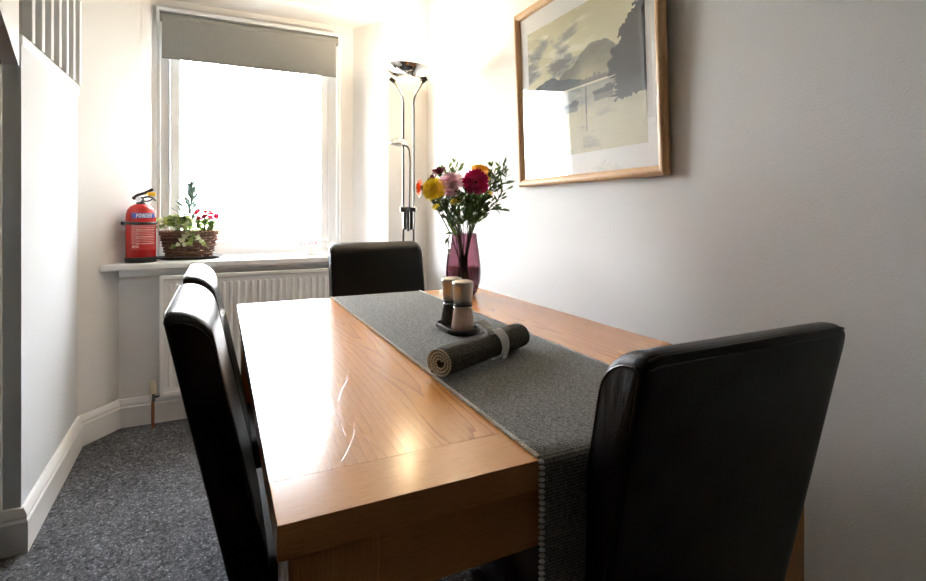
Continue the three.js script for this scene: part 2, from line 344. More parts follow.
// ---------------------------------------------------------------- roller blind
{
  const x0 = -0.313, x1 = 0.683, f = 3.245, b = thing('roller_blind', 'grey roller blind lowered over the top of the window', 'blind', [(x0 + x1) / 2, 2.2, f]);
  const W = x1 - x0;
  part('head_rail', [bx(W, 0.022, 0.05, 0, -0.008, 0, 0.004), bx(0.012, 0.07, 0.052, -W / 2 + 0.006, -0.04, 0, 0.004), bx(0.012, 0.07, 0.052, W / 2 - 0.006, -0.04, 0, 0.004)], M.alu, b);
  part('roll', metric(new THREE.CylinderGeometry(0.024, 0.024, W - 0.03, 24).rotateZ(Math.PI / 2).translate(0, -0.047, 0)), M.blind, b);
  const fab = part('fabric', metric(bx(W - 0.05, 0.222, 0.0012, 0, -0.16, 0.02)), M.blind, b);
  part('bottom_bar', bx(W - 0.05, 0.012, 0.008, 0, -0.272, 0.02, 0.003), M.blind, fab);
  part('side_channel', [bx(0.014, 1.36, 0.02, -W / 2 + 0.009, -0.70, -0.012, 0.003)], M.alu, b); part('side_channel', [bx(0.014, 1.36, 0.02, W / 2 - 0.009, -0.70, -0.012, 0.003)], M.alu, b);
}

// ---------------------------------------------------------------- dining table
const TX0 = 0.05, TX1 = 0.944, TF0 = 0.523, TF1 = 1.838, TOP = 0.77, SLAB = 0.036;
{
  const cx = (TX0 + TX1) / 2, cf = (TF0 + TF1) / 2, W = TX1 - TX0, L = TF1 - TF0;
  const t = thing('dining_table', 'glossy oak dining table with square legs standing along the wall', 'table', [cx, 0, cf]);
  const END = 0.088, gap = 0.00004;
  const mats = [M.oakC, M.oakA, M.oakB, M.oakA];
  // grain of the long boards runs along the table, of the end boards across it
  const board = (x0, x1, z0, z1, mat, name, du, dv, along) => {
    const g = clean(bx(x1 - x0 - gap, SLAB, z1 - z0 - gap, (x0 + x1) / 2, TOP - SLAB / 2, (z0 + z1) / 2, along ? 0 : 0.0008)), p = g.attributes.position, uv = new Float32Array(p.count * 2), n = g.attributes.normal;
    for (let i = 0; i < p.count; i++) {
      const x = p.getX(i), y = p.getY(i), z = p.getZ(i);
      const [l, a] = along ? [-z, x] : [x, -z];
      const side = Math.abs(n.getY(i)) < 0.6;
      uv[2 * i] = (side ? (TOP - y) + (along ? x0 : 0) : a) + du; uv[2 * i + 1] = l + dv;
    }
    g.setAttribute('uv', new THREE.BufferAttribute(uv, 2)); part(name, g, mat, t);
  };
  const xs = [-W / 2, -W / 2 + 0.215, -W / 2 + 0.455, -W / 2 + 0.68, W / 2];
  for (let k = 0; k < 4; k++) board(xs[k], xs[k + 1], -L / 2 + END, L / 2 - END, mats[k], 'top_board', 0.03 - xs[k], 0.6, true);
  board(-W / 2, W / 2, L / 2 - END, L / 2, M.oakB, 'end_board', 0.05, 0.6, false);
  board(-W / 2, W / 2, -L / 2, -L / 2 + END, M.oakB, 'end_board', 0.2, 0.2, false);
  const low = TOP - SLAB, A0 = 0.655, lw = 0.095, li = 0.011, lr = 0.034;
  const legG = (() => { const g = metric(bx(lw, low, lw, 0, low / 2, 0, 0.003)); return g; })();
  for (const [sx, sz] of [[-1, 1], [1, 1], [-1, -1], [1, -1]]) part('leg', legG, M.oakB, t).position.set(sx < 0 ? -W / 2 + li + lw / 2 : W / 2 - lr - lw / 2, 0, sz * (L / 2 - li - lw / 2));
  const ax0 = -W / 2 + li + lw, ax1 = W / 2 - lr - lw, az = L / 2 - li - lw;
  for (const s of [1, -1]) part('apron', metric(bx(ax1 - ax0, low - A0, 0.022, (ax0 + ax1) / 2, (A0 + low) / 2, s * (L / 2 - li - 0.0135)), 1, true), M.oakB, t);
  for (const x of [-W / 2 + 0.052, W / 2 - lr - 0.03]) part('apron', metric(bx(0.022, low - A0, az * 2, x, (A0 + low) / 2, 0), 1, true), M.oakB, t);
}

// ---------------------------------------------------------------- chairs
function makeChair() {
  const c = new THREE.Group();
  const W = 0.399, HC = 0.914, S0 = 0.44, TH = 0.066, K = 0.213, BV = 0.008, RR = 0.013, RF = 0.046;
  const lean = (v) => { v.z += -0.25 + TH / 2 - K * (v.y - 0.46); return v; };
  const drop = (x) => { const r = 0.021, u = Math.abs(x) - (W / 2 - r); return u > 0 ? r - Math.sqrt(Math.max(0, r * r - u * u)) : 0; };
  // side outline of the padded back at station x, drawn in by inset
  const outline = (x, inset) => {
    const th = TH - 2 * inset, top = HC - inset - drop(x) * (1 - inset / BV * 0.35), bot = S0 + inset, rr0 = RR - inset * 0.6, rf = RF - inset * 0.6, p = [];
    const e = Math.min(1, Math.abs(x) / (W / 2)), crown = 0.006 * (1 - e * e);
    for (let k = 0; k < 9; k++) p.push([bot + (top - rr0 - bot) * k / 9, -th / 2]);
    for (let k = 0; k <= 5; k++) { const a = k / 5 * Math.PI / 2; p.push([top - rr0 + rr0 * Math.sin(a), -th / 2 + rr0 - rr0 * Math.cos(a)]); }
    for (let k = 0; k <= 7; k++) { const a = k / 7 * Math.PI / 2; p.push([top - rf + rf * Math.cos(a), th / 2 - rf + rf * Math.sin(a)]); }
    for (let k = 1; k <= 9; k++) p.push([top - rf + (bot - top + rf) * k / 9, th / 2]);
    return p.map(([y, z]) => lean(new THREE.Vector3(x, y, z + (z > 0 ? crown * smooth(S0, S0 + 0.08, y) * smooth(HC, HC - 0.05, y) : 0))));
  };
  const st = []; for (let k = 0; k <= 5; k++) { const a = k / 5 * Math.PI / 2; st.push([-W / 2 + BV * (1 - Math.cos(a)), BV * (1 - Math.sin(a))]); }
  for (let k = 1; k < 20; k++) { const t = -1 + k / 10; st.push([(W / 2 - BV) * Math.sign(t) * Math.pow(Math.abs(t), 0.6), 0]); }
  for (let k = 5; k >= 0; k--) { const a = k / 5 * Math.PI / 2; st.push([W / 2 - BV * (1 - Math.cos(a)), BV * (1 - Math.sin(a))]); }
  const rows = st.map(([x, i]) => outline(x, i)), n = rows[0].length, pos = [], tri = (...v) => v.forEach((q) => pos.push(q.x, q.y, q.z));
  for (let i = 0; i + 1 < rows.length; i++) for (let j = 0; j < n; j++) { const j2 = (j + 1) % n; tri(rows[i][j], rows[i + 1][j2], rows[i][j2]); tri(rows[i][j], rows[i + 1][j], rows[i + 1][j2]); }
  for (const [row, f] of [[rows[0], 0], [rows.at(-1), 1]]) { const m = row.reduce((a, q) => a.add(q), new THREE.Vector3()).multiplyScalar(1 / n); for (let j = 0; j < n; j++) { const a = row[j], b = row[(j + 1) % n]; f ? tri(m, b, a) : tri(m, a, b); } }
  const bg = new THREE.BufferGeometry(); bg.setAttribute('position', new THREE.Float32BufferAttribute(pos, 3)); bg.computeVertexNormals();
  const b = part('backrest', metric(toCreasedNormals(bg, 0.7)), M.leather, c);
  // welted seams: round each side panel, and two rows along the top at the rear
  for (const s of [-1, 1]) part('seam', tube(outline(s * (W / 2 - BV * 0.12), BV * 0.5).slice(3, -3), 0.0018, 90, 6), M.welt, b);
  const across = (y, z, r) => { const p = []; for (let k = 0; k <= 24; k++) { const x = (W / 2 - 0.010) * (k / 12 - 1); p.push(lean(new THREE.Vector3(x, y - drop(x), z))); } return tube(p, r, 60, 6); };
  part('seam', [across(HC - RR * 0.29 + 0.0006, -TH / 2 + RR * 0.29 - 0.0006, 0.0016), across(HC - RR - 0.001, -TH / 2 - 0.0002, 0.0011)], M.thread, b);
  part('seat', cushion(W - 0.01, 0.095, 0.36, 0.03, (v) => { v.z += -0.03; v.x *= 1 - 0.10 * smooth(-0.1, 0.12, v.z); v.y += 0.418 + 0.012 * (1 - (v.x / 0.2) ** 2); }, [18, 8, 16]), M.leather, c);
  for (const sx of [-1, 1]) {
    const f = new THREE.CylinderGeometry(0.031, 0.023, 0.385, 4).rotateY(Math.PI / 4).translate(sx * 0.165, 0.1925, 0.085); f.computeVertexNormals();
    part('leg', toCreasedNormals(clean(f), 0.4), M.darkwood, c);
    const p = [new THREE.Vector3(sx * 0.18, 0.42, -0.175), new THREE.Vector3(sx * 0.182, 0.2, -0.19), new THREE.Vector3(sx * 0.184, 0.0, -0.235)];
    const g = new THREE.CylinderGeometry(0.031, 0.024, 0.40, 4, 8).rotateY(Math.PI / 4), q = g.attributes.position;
    for (let i = 0; i < q.count; i++) { const y = q.getY(i) + 0.20, t = 1 - y / 0.4; q.setXYZ(i, q.getX(i) + sx * 0.182, y, q.getZ(i) - 0.175 - 0.055 * t * t); }
    part('leg', toCreasedNormals(clean(g), 0.4), M.darkwood, c);
  }
  return c;
}
{
  const src = makeChair(), G = 'black leather dining chairs';
  const put = (x, f, turn, label) => { const c = src.clone(); c.name = numbered('dining_chair'); c.userData = { label, category: 'chair', group: G }; c.position.copy(V(x, 0, f)); c.rotation.y = turn; scene.add(c); return c; };
  put(0.624, 0.766, Math.PI, 'black leather dining chair with its back to the viewer, nearest the viewer');
  put(0.262, 1.125, Math.PI / 2 , 'nearer of the two black leather chairs along the carpet side of the table');
  put(0.26, 1.633, Math.PI / 2, 'farther of the two black leather chairs along the carpet side of the table');
  put(0.628, 1.895, 0, 'black leather dining chair at the window end of the table, facing the viewer').scale.setScalar(1.03);
}

// ---------------------------------------------------------------- small builders for plants
// leaf: folded and bent blade lying along +y, w wide; profile picks the outline
function leaf(len, w, fold = 0.15, droop = 0.15, lobes = 0) {
  const n = 6, pos = [], idx = [], uv = [];
  for (let i = 0; i <= n; i++) {
    const t = i / n; let h = Math.sin(Math.PI * Math.pow(t, 0.75)) * w / 2; if (i === 0) h = w * 0.04; if (i === n) h = 0.0003;
    if (lobes) h *= 1 + lobes * Math.cos(t * Math.PI * 5);
    const y = t * len, z = -droop * len * t * t;
    pos.push(-h, y, z + fold * h, 0, y, z, h, y, z + fold * h); uv.push(0, t, 0.5, t, 1, t);
    if (i < n) { const a = 3 * i; idx.push(a, a + 1, a + 3, a + 1, a + 4, a + 3, a + 1, a + 2, a + 4, a + 2, a + 5, a + 4); }
  }
  const g = new THREE.BufferGeometry(); g.setAttribute('position', new THREE.Float32BufferAttribute(pos, 3)); g.setAttribute('uv', new THREE.Float32BufferAttribute(uv, 2)); g.setIndex(idx); g.computeVertexNormals();
  return g;
}
const aim = (g, p, dir, roll = 0) => {     // turn +y to dir, move to p
  const q = new THREE.Quaternion().setFromUnitVectors(new THREE.Vector3(0, 1, 0), dir.clone().normalize());
  return g.clone().rotateY(roll).applyQuaternion(q).translate(p.x, p.y, p.z);
};
const green = (r, g, b, t = 0.25) => phys({ color: lin(r, g, b), roughness: 0.6, transmission: t, thickness: 0, side: THREE.DoubleSide });
const P = {
  stem: std({ color: lin(0.07, 0.12, 0.03), roughness: 0.6 }),
  leafDark: green(0.095, 0.165, 0.04, 0.4), leafMid: green(0.15, 0.27, 0.045, 0.45), leafLime: green(0.50, 0.64, 0.16, 0.45), leafCream: green(0.86, 0.88, 0.58, 0.45),
  conifer: std({ color: lin(0.20, 0.31, 0.25), roughness: 0.8 }),
  yellow: green(0.97, 0.82, 0.08, 0.5), amber: green(0.93, 0.52, 0.02, 0.4), orange: green(0.92, 0.20, 0.015, 0.4), pink: green(0.95, 0.70, 0.77, 0.5), magenta: green(0.62, 0.012, 0.15, 0.4), wine: green(0.20, 0.01, 0.035, 0.3), scarlet: green(0.58, 0.012, 0.03, 0.3),
  eye: std({ color: lin(0.03, 0.015, 0.01), roughness: 0.9 }), eyeYellow: std({ color: lin(0.5, 0.3, 0.02), roughness: 0.9 }),
};
// petals round +y; rings: [count, reach, width, lift(rad above the disc plane), start height]
// blunt petal along +y
function petal(len, w) {
  const n = 5, pos = [], idx = [];
  for (let i = 0; i <= n; i++) { const t = i / n, h = w / 2 * [0.3, 0.62, 0.86, 1.0, 0.92, 0.45][i], z = 0.05 * len * t * t; pos.push(-h, t * len - (i === n ? 0.02 * len : 0), z + 0.22 * h, 0, t * len, z, h, t * len - (i === n ? 0.02 * len : 0), z + 0.22 * h); if (i < n) { const a = 3 * i; idx.push(a, a + 1, a + 3, a + 1, a + 4, a + 3, a + 1, a + 2, a + 4, a + 2, a + 5, a + 4); } }
  const g = new THREE.BufferGeometry(); g.setAttribute('position', new THREE.Float32BufferAttribute(pos, 3)); g.setIndex(idx); g.computeVertexNormals(); return g;
}
function head(rings, rad0 = 0.1) {
  const out = [];
  for (const [n, len, w, lift, y] of rings) for (let k = 0; k < n; k++) {
    const a = (k + rr(-0.15, 0.15)) / n * Math.PI * 2 + y * 90, l = len * rr(0.92, 1.06), e = lift + rr(-0.08, 0.08);
    const d = new THREE.Vector3(Math.cos(a) * Math.cos(e), Math.sin(e), Math.sin(a) * Math.cos(e));
    const g = petal(l, w * 1.12), up = new THREE.Vector3(0, 1, 0);
    const xax = new THREE.Vector3().crossVectors(d, up).normalize(), zax = new THREE.Vector3().crossVectors(xax, d);
    g.applyMatrix4(new THREE.Matrix4().makeBasis(xax, d, zax)).translate(Math.cos(a) * len * rad0, y, Math.sin(a) * len * rad0);
    out.push(g);
  }
  return out;
}
// directions of the viewer's side of the room, used only to lay out the bunch
const RI = new THREE.Vector3(Math.cos(YAW), 0, Math.sin(YAW)), TO = new THREE.Vector3(-Math.sin(YAW), 0, Math.cos(YAW)), UPV = new THREE.Vector3(0, 1, 0);

// ---------------------------------------------------------------- fire extinguisher
{
  const e = thing('fire_extinguisher', 'red powder fire extinguisher standing on the window sill', 'extinguisher', [-0.362, 0.8225, 3.028], -0.15);
  const R = 0.066;
  part('cylinder', lathe([[0, 0.026], [R, 0.026], [R, 0.225], [R * 0.985, 0.243], [R * 0.90, 0.264], [R * 0.72, 0.281], [R * 0.45, 0.291], [0.022, 0.294], [0, 0.294]], 56), M.red, e);
  part('foot_ring', lathe([[0, 0], [R + 0.001, 0], [R + 0.003, 0.004], [R + 0.003, 0.022], [R + 0.0005, 0.027], [0, 0.027]], 48), M.rubber, e, 'black plastic base');
  const cv = document.createElement('canvas'); cv.width = 512; cv.height = 512; const c = cv.getContext('2d');
  c.fillStyle = '#b3150f'; c.fillRect(0, 0, 512, 512);
  c.fillStyle = '#2b3f9c'; c.fillRect(0, 0, 512, 72);
  c.fillStyle = '#f4f2f0'; c.font = 'bold 78px sans-serif'; c.textBaseline = 'middle'; c.textAlign = 'center'; c.fillText('POWDER', 256, 38, 480);
  c.textAlign = 'left'; c.strokeStyle = '#e6cfc8'; c.lineWidth = 4; c.strokeRect(10, 150, 70, 270);
  for (let k = 0; k < 6; k++) { c.beginPath(); c.arc(45, 180 + k * 42, 14, 0, 7); c.stroke(); }
  c.fillStyle = '#e2c4bd'; for (let k = 0; k < 13; k++) { let x = 100; while (x < 470) { const w = 8 + hash(k, x) * 34; c.fillRect(x, 128 + k * 24, Math.min(w, 480 - x), k % 4 ? 8 : 14); x += w + 9; } }
  c.font = 'bold 44px sans-serif'; c.fillText('FIRE', 60, 462); c.beginPath(); c.arc(36, 462, 17, 0, 7); c.fill();
  const t = new THREE.CanvasTexture(cv); t.colorSpace = THREE.SRGBColorSpace;
  part('label', new THREE.CylinderGeometry(R + 0.0006, R + 0.0006, 0.185, 40, 1, true, -0.38, 1.75).translate(0, 0.156, 0), std({ map: t, roughness: 0.3 }), e, 'printed instruction label with a blue band');
  const br = part('bracket', [new THREE.TorusGeometry(R + 0.0022, 0.0036, 8, 48).rotateX(Math.PI / 2).scale(1, 1.9, 1).translate(0, 0.197, 0), bx(0.024, 0.016, 0.012, -R - 0.009, 0.197, 0.004, 0.002), bx(0.02, 0.18, 0.005, -0.045, 0.15, -0.066, 0.002)], M.black, e, 'black mounting strap');
  part('valve', [cyl(0.021, 0.021, 0.012, 0, 0.29, 0), cyl(0.015, 0.013, 0.03, 0, 0.30, 0)], M.black, e);
  part('gauge', [new THREE.CylinderGeometry(0.014, 0.014, 0.016, 20).rotateX(Math.PI / 2).translate(-0.004, 0.317, 0.016)], M.chrome, e, 'silver pressure gauge');
  const sweep = (pts, w, th) => { const cu = new THREE.CatmullRomCurve3(pts.map((p) => new THREE.Vector3(...p))), g = new THREE.TubeGeometry(cu, 20, 1, 6, false); return g; };
  part('lever', [tube([[-0.03, 0.324, 0], [-0.02, 0.336, 0], [0.02, 0.352, 0], [0.052, 0.369, 0]], 0.0075, 20, 8).scale(1, 1, 1.3), ball(0.01, -0.03, 0.325, 0)], M.black, e, 'black squeeze lever');
  part('carry_handle', [tube([[0.0, 0.322, 0], [0.03, 0.331, 0], [0.05, 0.326, 0], [0.066, 0.312, 0]], 0.0048, 18, 8), tube([[0.005, 0.31, 0], [0.03, 0.309, 0], [0.048, 0.318, 0], [0.055, 0.324, 0]], 0.0036, 18, 8)], M.black, e);
  part('safety_tag', [bx(0.036, 0.02, 0.005, 0.05, 0.345, 0.008, 0.002), tube([[0.02, 0.34, 0.004], [0.03, 0.346, 0.01], [0.04, 0.344, 0.009]], 0.003, 10, 6)], M.yellow, e, 'yellow safety pin tag');
}

// ---------------------------------------------------------------- planter on its tray
const BX = -0.150, BF = 3.125, TRAYT = 0.836;
{
  const oval = (a, b, y) => { const p = []; for (let k = 0; k < 48; k++) { const t = k / 48 * 2 * Math.PI; p.push([a * Math.cos(t), y, b * Math.sin(t)]); } return p; };
  single('tray', (() => { const g = lathe([[0, 0], [0.128, 0], [0.150, 0.006], [0.168, 0.0135], [0.170, 0.0155], [0.148, 0.0105], [0.126, 0.004], [0, 0.004]], 64); return g.scale(1, 1, 0.6); })(), M.black, 'black oval tray under the wicker planter', 'tray', [BX, 0.8225, BF]);
  const b = thing('wicker_basket', 'brown wicker planter basket on the window sill', 'basket', [BX, 0.8267, BF]);
  const bark = [std({ color: lin(0.115, 0.058, 0.038), roughness: 0.75 }), std({ color: lin(0.17, 0.09, 0.055), roughness: 0.75 })];
  const A = (y) => 0.103 + 0.034 * (y / 0.142), Bz = (y) => 0.066 + 0.018 * (y / 0.142);
  const N = 24, rows = 9;
  for (let j = 0; j < rows; j++) {
    const y = 0.009 + j * 0.0150, pts = [];
    for (let k = 0; k < N * 3; k++) { const t = k / (N * 3) * 2 * Math.PI, o = 0.0062 * Math.cos(t * N / 2 + (j % 2) * Math.PI); pts.push(new THREE.Vector3((A(y) + o) * Math.cos(t), y + rr(-0.0008, 0.0008), (Bz(y) + o) * Math.sin(t))); }
    part('weaver', tube(pts, 0.0064, N * 6, 6, true), bark[j % 3 === 1 ? 1 : 0], b);
  }
  for (let k = 0; k < N; k++) { const t = (k + 0.5) / N * 2 * Math.PI, at = (y) => new THREE.Vector3(A(y) * Math.cos(t), y, Bz(y) * Math.sin(t)); part('stake', tube([at(0), at(0.07), at(0.138)], 0.0042, 6, 6), bark[1], b); }
  const rim = []; for (const ph of [0, Math.PI]) { const pts = []; for (let k = 0; k < 96; k++) { const t = k / 96 * 2 * Math.PI, w = t * 20 + ph; pts.push(new THREE.Vector3((A(0.142) + 0.004 * Math.cos(w)) * Math.cos(t), 0.142 + 0.004 * Math.sin(w), (Bz(0.142) + 0.004 * Math.cos(w)) * Math.sin(t))); } rim.push(tube(pts, 0.0052, 200, 6, true)); }
  part('rim', rim, bark[1], b);
  part('base', cyl(0.1, 0.102, 0.006, 0, 0, 0, 40).scale(1, 1, 0.64), bark[0], b);
  part('soil', cyl(0.128, 0.13, 0.02, 0, 0.105, 0, 40).scale(1, 1, 0.6), std({ color: lin(0.03, 0.02, 0.014), roughness: 1 }), b, 'dark potting soil');
}
const SOIL = 0.8267 + 0.125;
{ // variegated ivy
  const o = thing('ivy', 'variegated trailing ivy spilling over the front of the wicker planter', 'plant', [BX, SOIL, BF]);
  const lv = [[], [], []], st = [];
  const shape = leaf(0.034, 0.034, 0.12, 0.2, 0.22);
  const trails = [];
  for (let k = 0; k < 34; k++) { const a = rr(Math.PI * 0.9, Math.PI * 1.9), s = rr(0.03, 0.085); trails.push([[rr(-0.07, 0.02), 0, rr(-0.02, 0.03)], [-0.04 + s * Math.cos(a) * 0.5 - 0.01, rr(0.06, 0.1), 0.02 - s * Math.sin(a) * 0.3], [-0.045 + s * 1.3 * Math.cos(a), rr(0.03, 0.085), 0.01 - s * Math.sin(a) * 0.7]]); }
  trails.push([[-0.09, 0, 0], [-0.13, 0.05, 0.03], [-0.19, 0.045, 0.055], [-0.235, 0.034, 0.07]], [[0.0, 0, 0.03], [0.0, 0.05, 0.08], [-0.005, -0.01, 0.1], [-0.045, -0.055, 0.1], [-0.075, -0.06, 0.1]], [[0.01, 0, 0.03], [0.02, 0.05, 0.08], [0.03, 0.0, 0.1], [0.05, -0.035, 0.1], [0.085, -0.055, 0.095]], [[0, 0, 0.03], [0, 0.05, 0.075], [0.005, 0.0, 0.1], [0.01, -0.03, 0.1], [0.0, -0.05, 0.1]]);
  for (const tr of trails) {
    const c = new THREE.CatmullRomCurve3(tr.map((p) => new THREE.Vector3(...p))); st.push(new THREE.TubeGeometry(c, 10, 0.0011, 5));
    const n = tr.length > 3 ? 9 : 6;
    for (let k = 1; k <= n; k++) { const p = c.getPoint(0.25 + 0.75 * k / n), d = new THREE.Vector3(rr(-1, 1), rr(-0.4, 0.6), rr(0.2, 1.1)), s = rr(0.6, 1.05); lv[Math.min(2, (rnd() * (tr.length > 3 ? 2.4 : 3)) | 0)].push(aim(shape.clone().scale(s, s, s), p, d, rr(-0.8, 0.8))); }
  }
  part('stems', st, P.stem, o);
  part('green_leaves', lv[2].length ? lv[2] : lv[0], P.leafMid, o); part('lime_leaves', lv[0], P.leafLime, o); part('cream_leaves', lv[1], P.leafCream, o);
}
{ // small conifer
  const o = thing('dwarf_conifer', 'small feathery blue-green conifer rising from the wicker planter', 'plant', [BX - 0.002, SOIL, BF - 0.01 + 0.02]);
  part('trunk', tube([[0, 0, 0], [0.004, 0.1, 0], [0.010, 0.2, 0], [0.012, 0.30, 0]], 0.0022, 14, 6), P.stem, o);
  const g = [], tip = new THREE.ConeGeometry(0.0027, 0.028, 4).translate(0, 0.013, 0);
  for (let k = 0; k < 64; k++) {
    const h = 0.03 + 0.255 * (k / 64), a = k * 2.4, len = (0.125 * (1 - k / 74)) * rr(0.65, 1.1), up = 0.55 + 0.6 * (k / 64);
    const base = new THREE.Vector3(0.004 + h * 0.03, h, 0), dir = new THREE.Vector3(Math.cos(a), up, Math.sin(a) * 0.62).normalize(), end = base.clone().addScaledVector(dir, len);
    g.push(new THREE.TubeGeometry(new THREE.LineCurve3(base, end), 1, 0.0009, 4));
    for (let j = 1; j <= 7; j++) { const p = base.clone().lerp(end, j / 7); for (const s of [-1, 1]) g.push(aim(tip, p, dir.clone().add(new THREE.Vector3(-dir.z * s, 0.15, dir.x * s).multiplyScalar(0.75)))); }
  }
  part('needles', g, P.conifer, o);
}
{ // red flowering plant
  const o = thing('red_flowering_plant', 'small plant with clustered dark red flowers at the right of the wicker planter', 'plant', [BX + 0.075, SOIL, BF - 0.02]);
  const st = [], lv = [], shape = leaf(0.03, 0.022, 0.15, 0.2), fl = [[], []];
  for (let k = 0; k < 34; k++) { const a = rr(0, 6.28), d = new THREE.Vector3(Math.cos(a) * 0.6, rr(0.3, 1.0), Math.sin(a) * 0.5), p = new THREE.Vector3(d.x * 0.045, rr(0.01, 0.075), d.z * 0.05); lv.push(aim(shape, p, d.add(new THREE.Vector3(0, 0, 0.4)), rr(-1, 1))); }
  for (let k = 0; k < 34; k++) {
    const p = new THREE.Vector3(rr(-0.055, 0.065), rr(0.085, 0.128) - (k < 4 ? 0.01 : 0), rr(-0.02, 0.05)); st.push(tube([[p.x * 0.4, 0, p.z * 0.4], [p.x * 0.8, p.y * 0.6, p.z * 0.8], [p.x, p.y, p.z]], 0.0011, 6, 5));
    for (let j = 0; j < 6; j++) { const a = j * 1.05; fl[k % 3 ? 0 : 1].push(aim(leaf(0.014, 0.011, 0.2, -0.1), p, new THREE.Vector3(Math.cos(a), 0.5, Math.sin(a) + 0.3))); }
  }
  part('stems', st, P.stem, o); part('leaves', lv, P.leafMid, o); part('flowers', fl[0], P.scarlet, o); part('flowers', fl[1], P.magenta, o);
}
{ // white pot with small flowers
  const p = thing('flower_pot', 'small white pot of tiny pink flowers on the window sill', 'flower pot', [0.478, 0.8225, 3.09]);
  part('pot', lathe([[0, 0], [0.031, 0], [0.033, 0.004], [0.037, 0.05], [0.041, 0.052], [0.041, 0.058], [0.036, 0.058], [0.034, 0.045], [0, 0.044]], 40), M.white, p);
  const st = [], a = [], b = [];
  for (const [x, h, z, k] of [[-0.052, 0.064, 0.01, 0], [-0.034, 0.064, 0.02, 0], [0.004, 0.078, 0, 1], [0.012, 0.066, 0.015, 0], [0.036, 0.069, 0.0, 1], [0.03, 0.066, 0.014, 1], [-0.006, 0.066, 0.02, 0]]) { st.push(tube([[x * 0.3, 0.045, 0], [x * 0.8, 0.06, z], [x, h, z]], 0.001, 6, 5)); for (let j = 0; j < 6; j++) { const t = j * 1.05; (k ? b : a).push(leaf(0.011, 0.009, 0.2, 0).rotateX(1.1).rotateY(t).translate(x, h, z)); } }
  part('stems', st, P.stem, p); part('flowers', a, P.scarlet, p); part('flowers', b, P.magenta, p);
}

// ---------------------------------------------------------------- floor lamp
{
  const l = thing('floor_lamp', 'chrome uplighter floor lamp with a reading arm in the room corner', 'lamp', [0.891, 0, 2.52], -YAW);
  part('base', lathe([[0, 0], [0.13, 0], [0.13, 0.012], [0.12, 0.02], [0.03, 0.028], [0, 0.028]], 48), M.chrome, l);
  const rodX = 0.0275, HB = 1.772;
  for (const s of [-1, 1]) {
    part('rod', tube([[s * rodX, 0.02, 0], [s * rodX, 0.6, 0], [s * rodX, 1.2, 0], [s * rodX, 1.6, 0], [s * rodX, 1.655, 0], [s * (rodX + 0.012), 1.70, 0], [s * (rodX + 0.034), 1.735, 0], [s * 0.083, 1.768, 0]], 0.0056, 64, 10), M.rod, l);
    part('knuckle', [new THREE.CylinderGeometry(0.011, 0.011, 0.03, 14).rotateZ(s * -0.9).translate(s * 0.084, 1.766, 0)], M.black, l, 'black clamp under the bowl');
  }
  part('joint_block', [bx(0.085, 0.03, 0.036, 0, 1.09, 0, 0.006), bx(0.058, 0.115, 0.03, 0, 1.04, 0, 0.008), bx(0.02, 0.12, 0.04, 0.0, 1.035, 0.0, 0.006)], M.chrome, l);
  part('reading_arm', tube([[0.006, 1.08, 0.018], [0.008, 1.2, 0.02], [0.008, 1.36, 0.02], [0.0, 1.41, 0.022], [-0.03, 1.428, 0.03]], 0.0045, 40, 8), M.rod, l);
  part('reading_head', lathe([[0, 0.030], [0.02, 0.028], [0.040, 0.018], [0.052, 0.0], [0.053, -0.006], [0.049, -0.006], [0.03, 0.008], [0, 0.014]], 32).rotateZ(-0.12).translate(-0.045, 1.428, 0.035), M.chrome, l);
  const bowl = part('bowl', lathe([[0.054, 0.0], [0.092, 0.014], [0.116, 0.034], [0.127, 0.054], [0.128, 0.057], [0.1245, 0.057], [0.113, 0.037], [0.089, 0.018], [0.054, 0.004], [0.054, 0.0]], 64), M.chrome, l);
  bowl.position.set(0, HB, 0); bowl.rotation.z = -0.10;
  const glass = phys({ color: lin(1, 0.9, 0.75), roughness: 0.6, emissive: lin(1, 0.74, 0.42), emissiveIntensity: 3.2 });
  part('glass_diffuser', lathe([[0, -0.014], [0.03, -0.010], [0.0545, 0.0], [0.0535, 0.003], [0.025, -0.006], [0, -0.010]], 40), glass, bowl, 'glowing frosted glass under the bowl');
  const bulb = part('bulb', [new THREE.CapsuleGeometry(0.011, 0.05, 4, 10).rotateZ(Math.PI / 2).translate(0, 0.034, 0)], std({ color: lin(1, 0.9, 0.75), emissive: lin(1, 0.78, 0.5), emissiveIntensity: 6 }), bowl, 'glowing halogen bulb');
  const up = new THREE.PointLight(lin(1, 0.80, 0.56), LAMP, 0, 2); up.name = 'lamp_bulb_light'; up.position.set(0, 0.034, 0); up.shadow.radius = 1; bowl.add(up);
  const dn = new THREE.PointLight(lin(1, 0.74, 0.46), LAMP * 0.22, 0, 2); dn.name = 'lamp_diffuser_light'; dn.position.set(0, -0.03, 0); dn.shadow.radius = 2; bowl.add(dn);
}

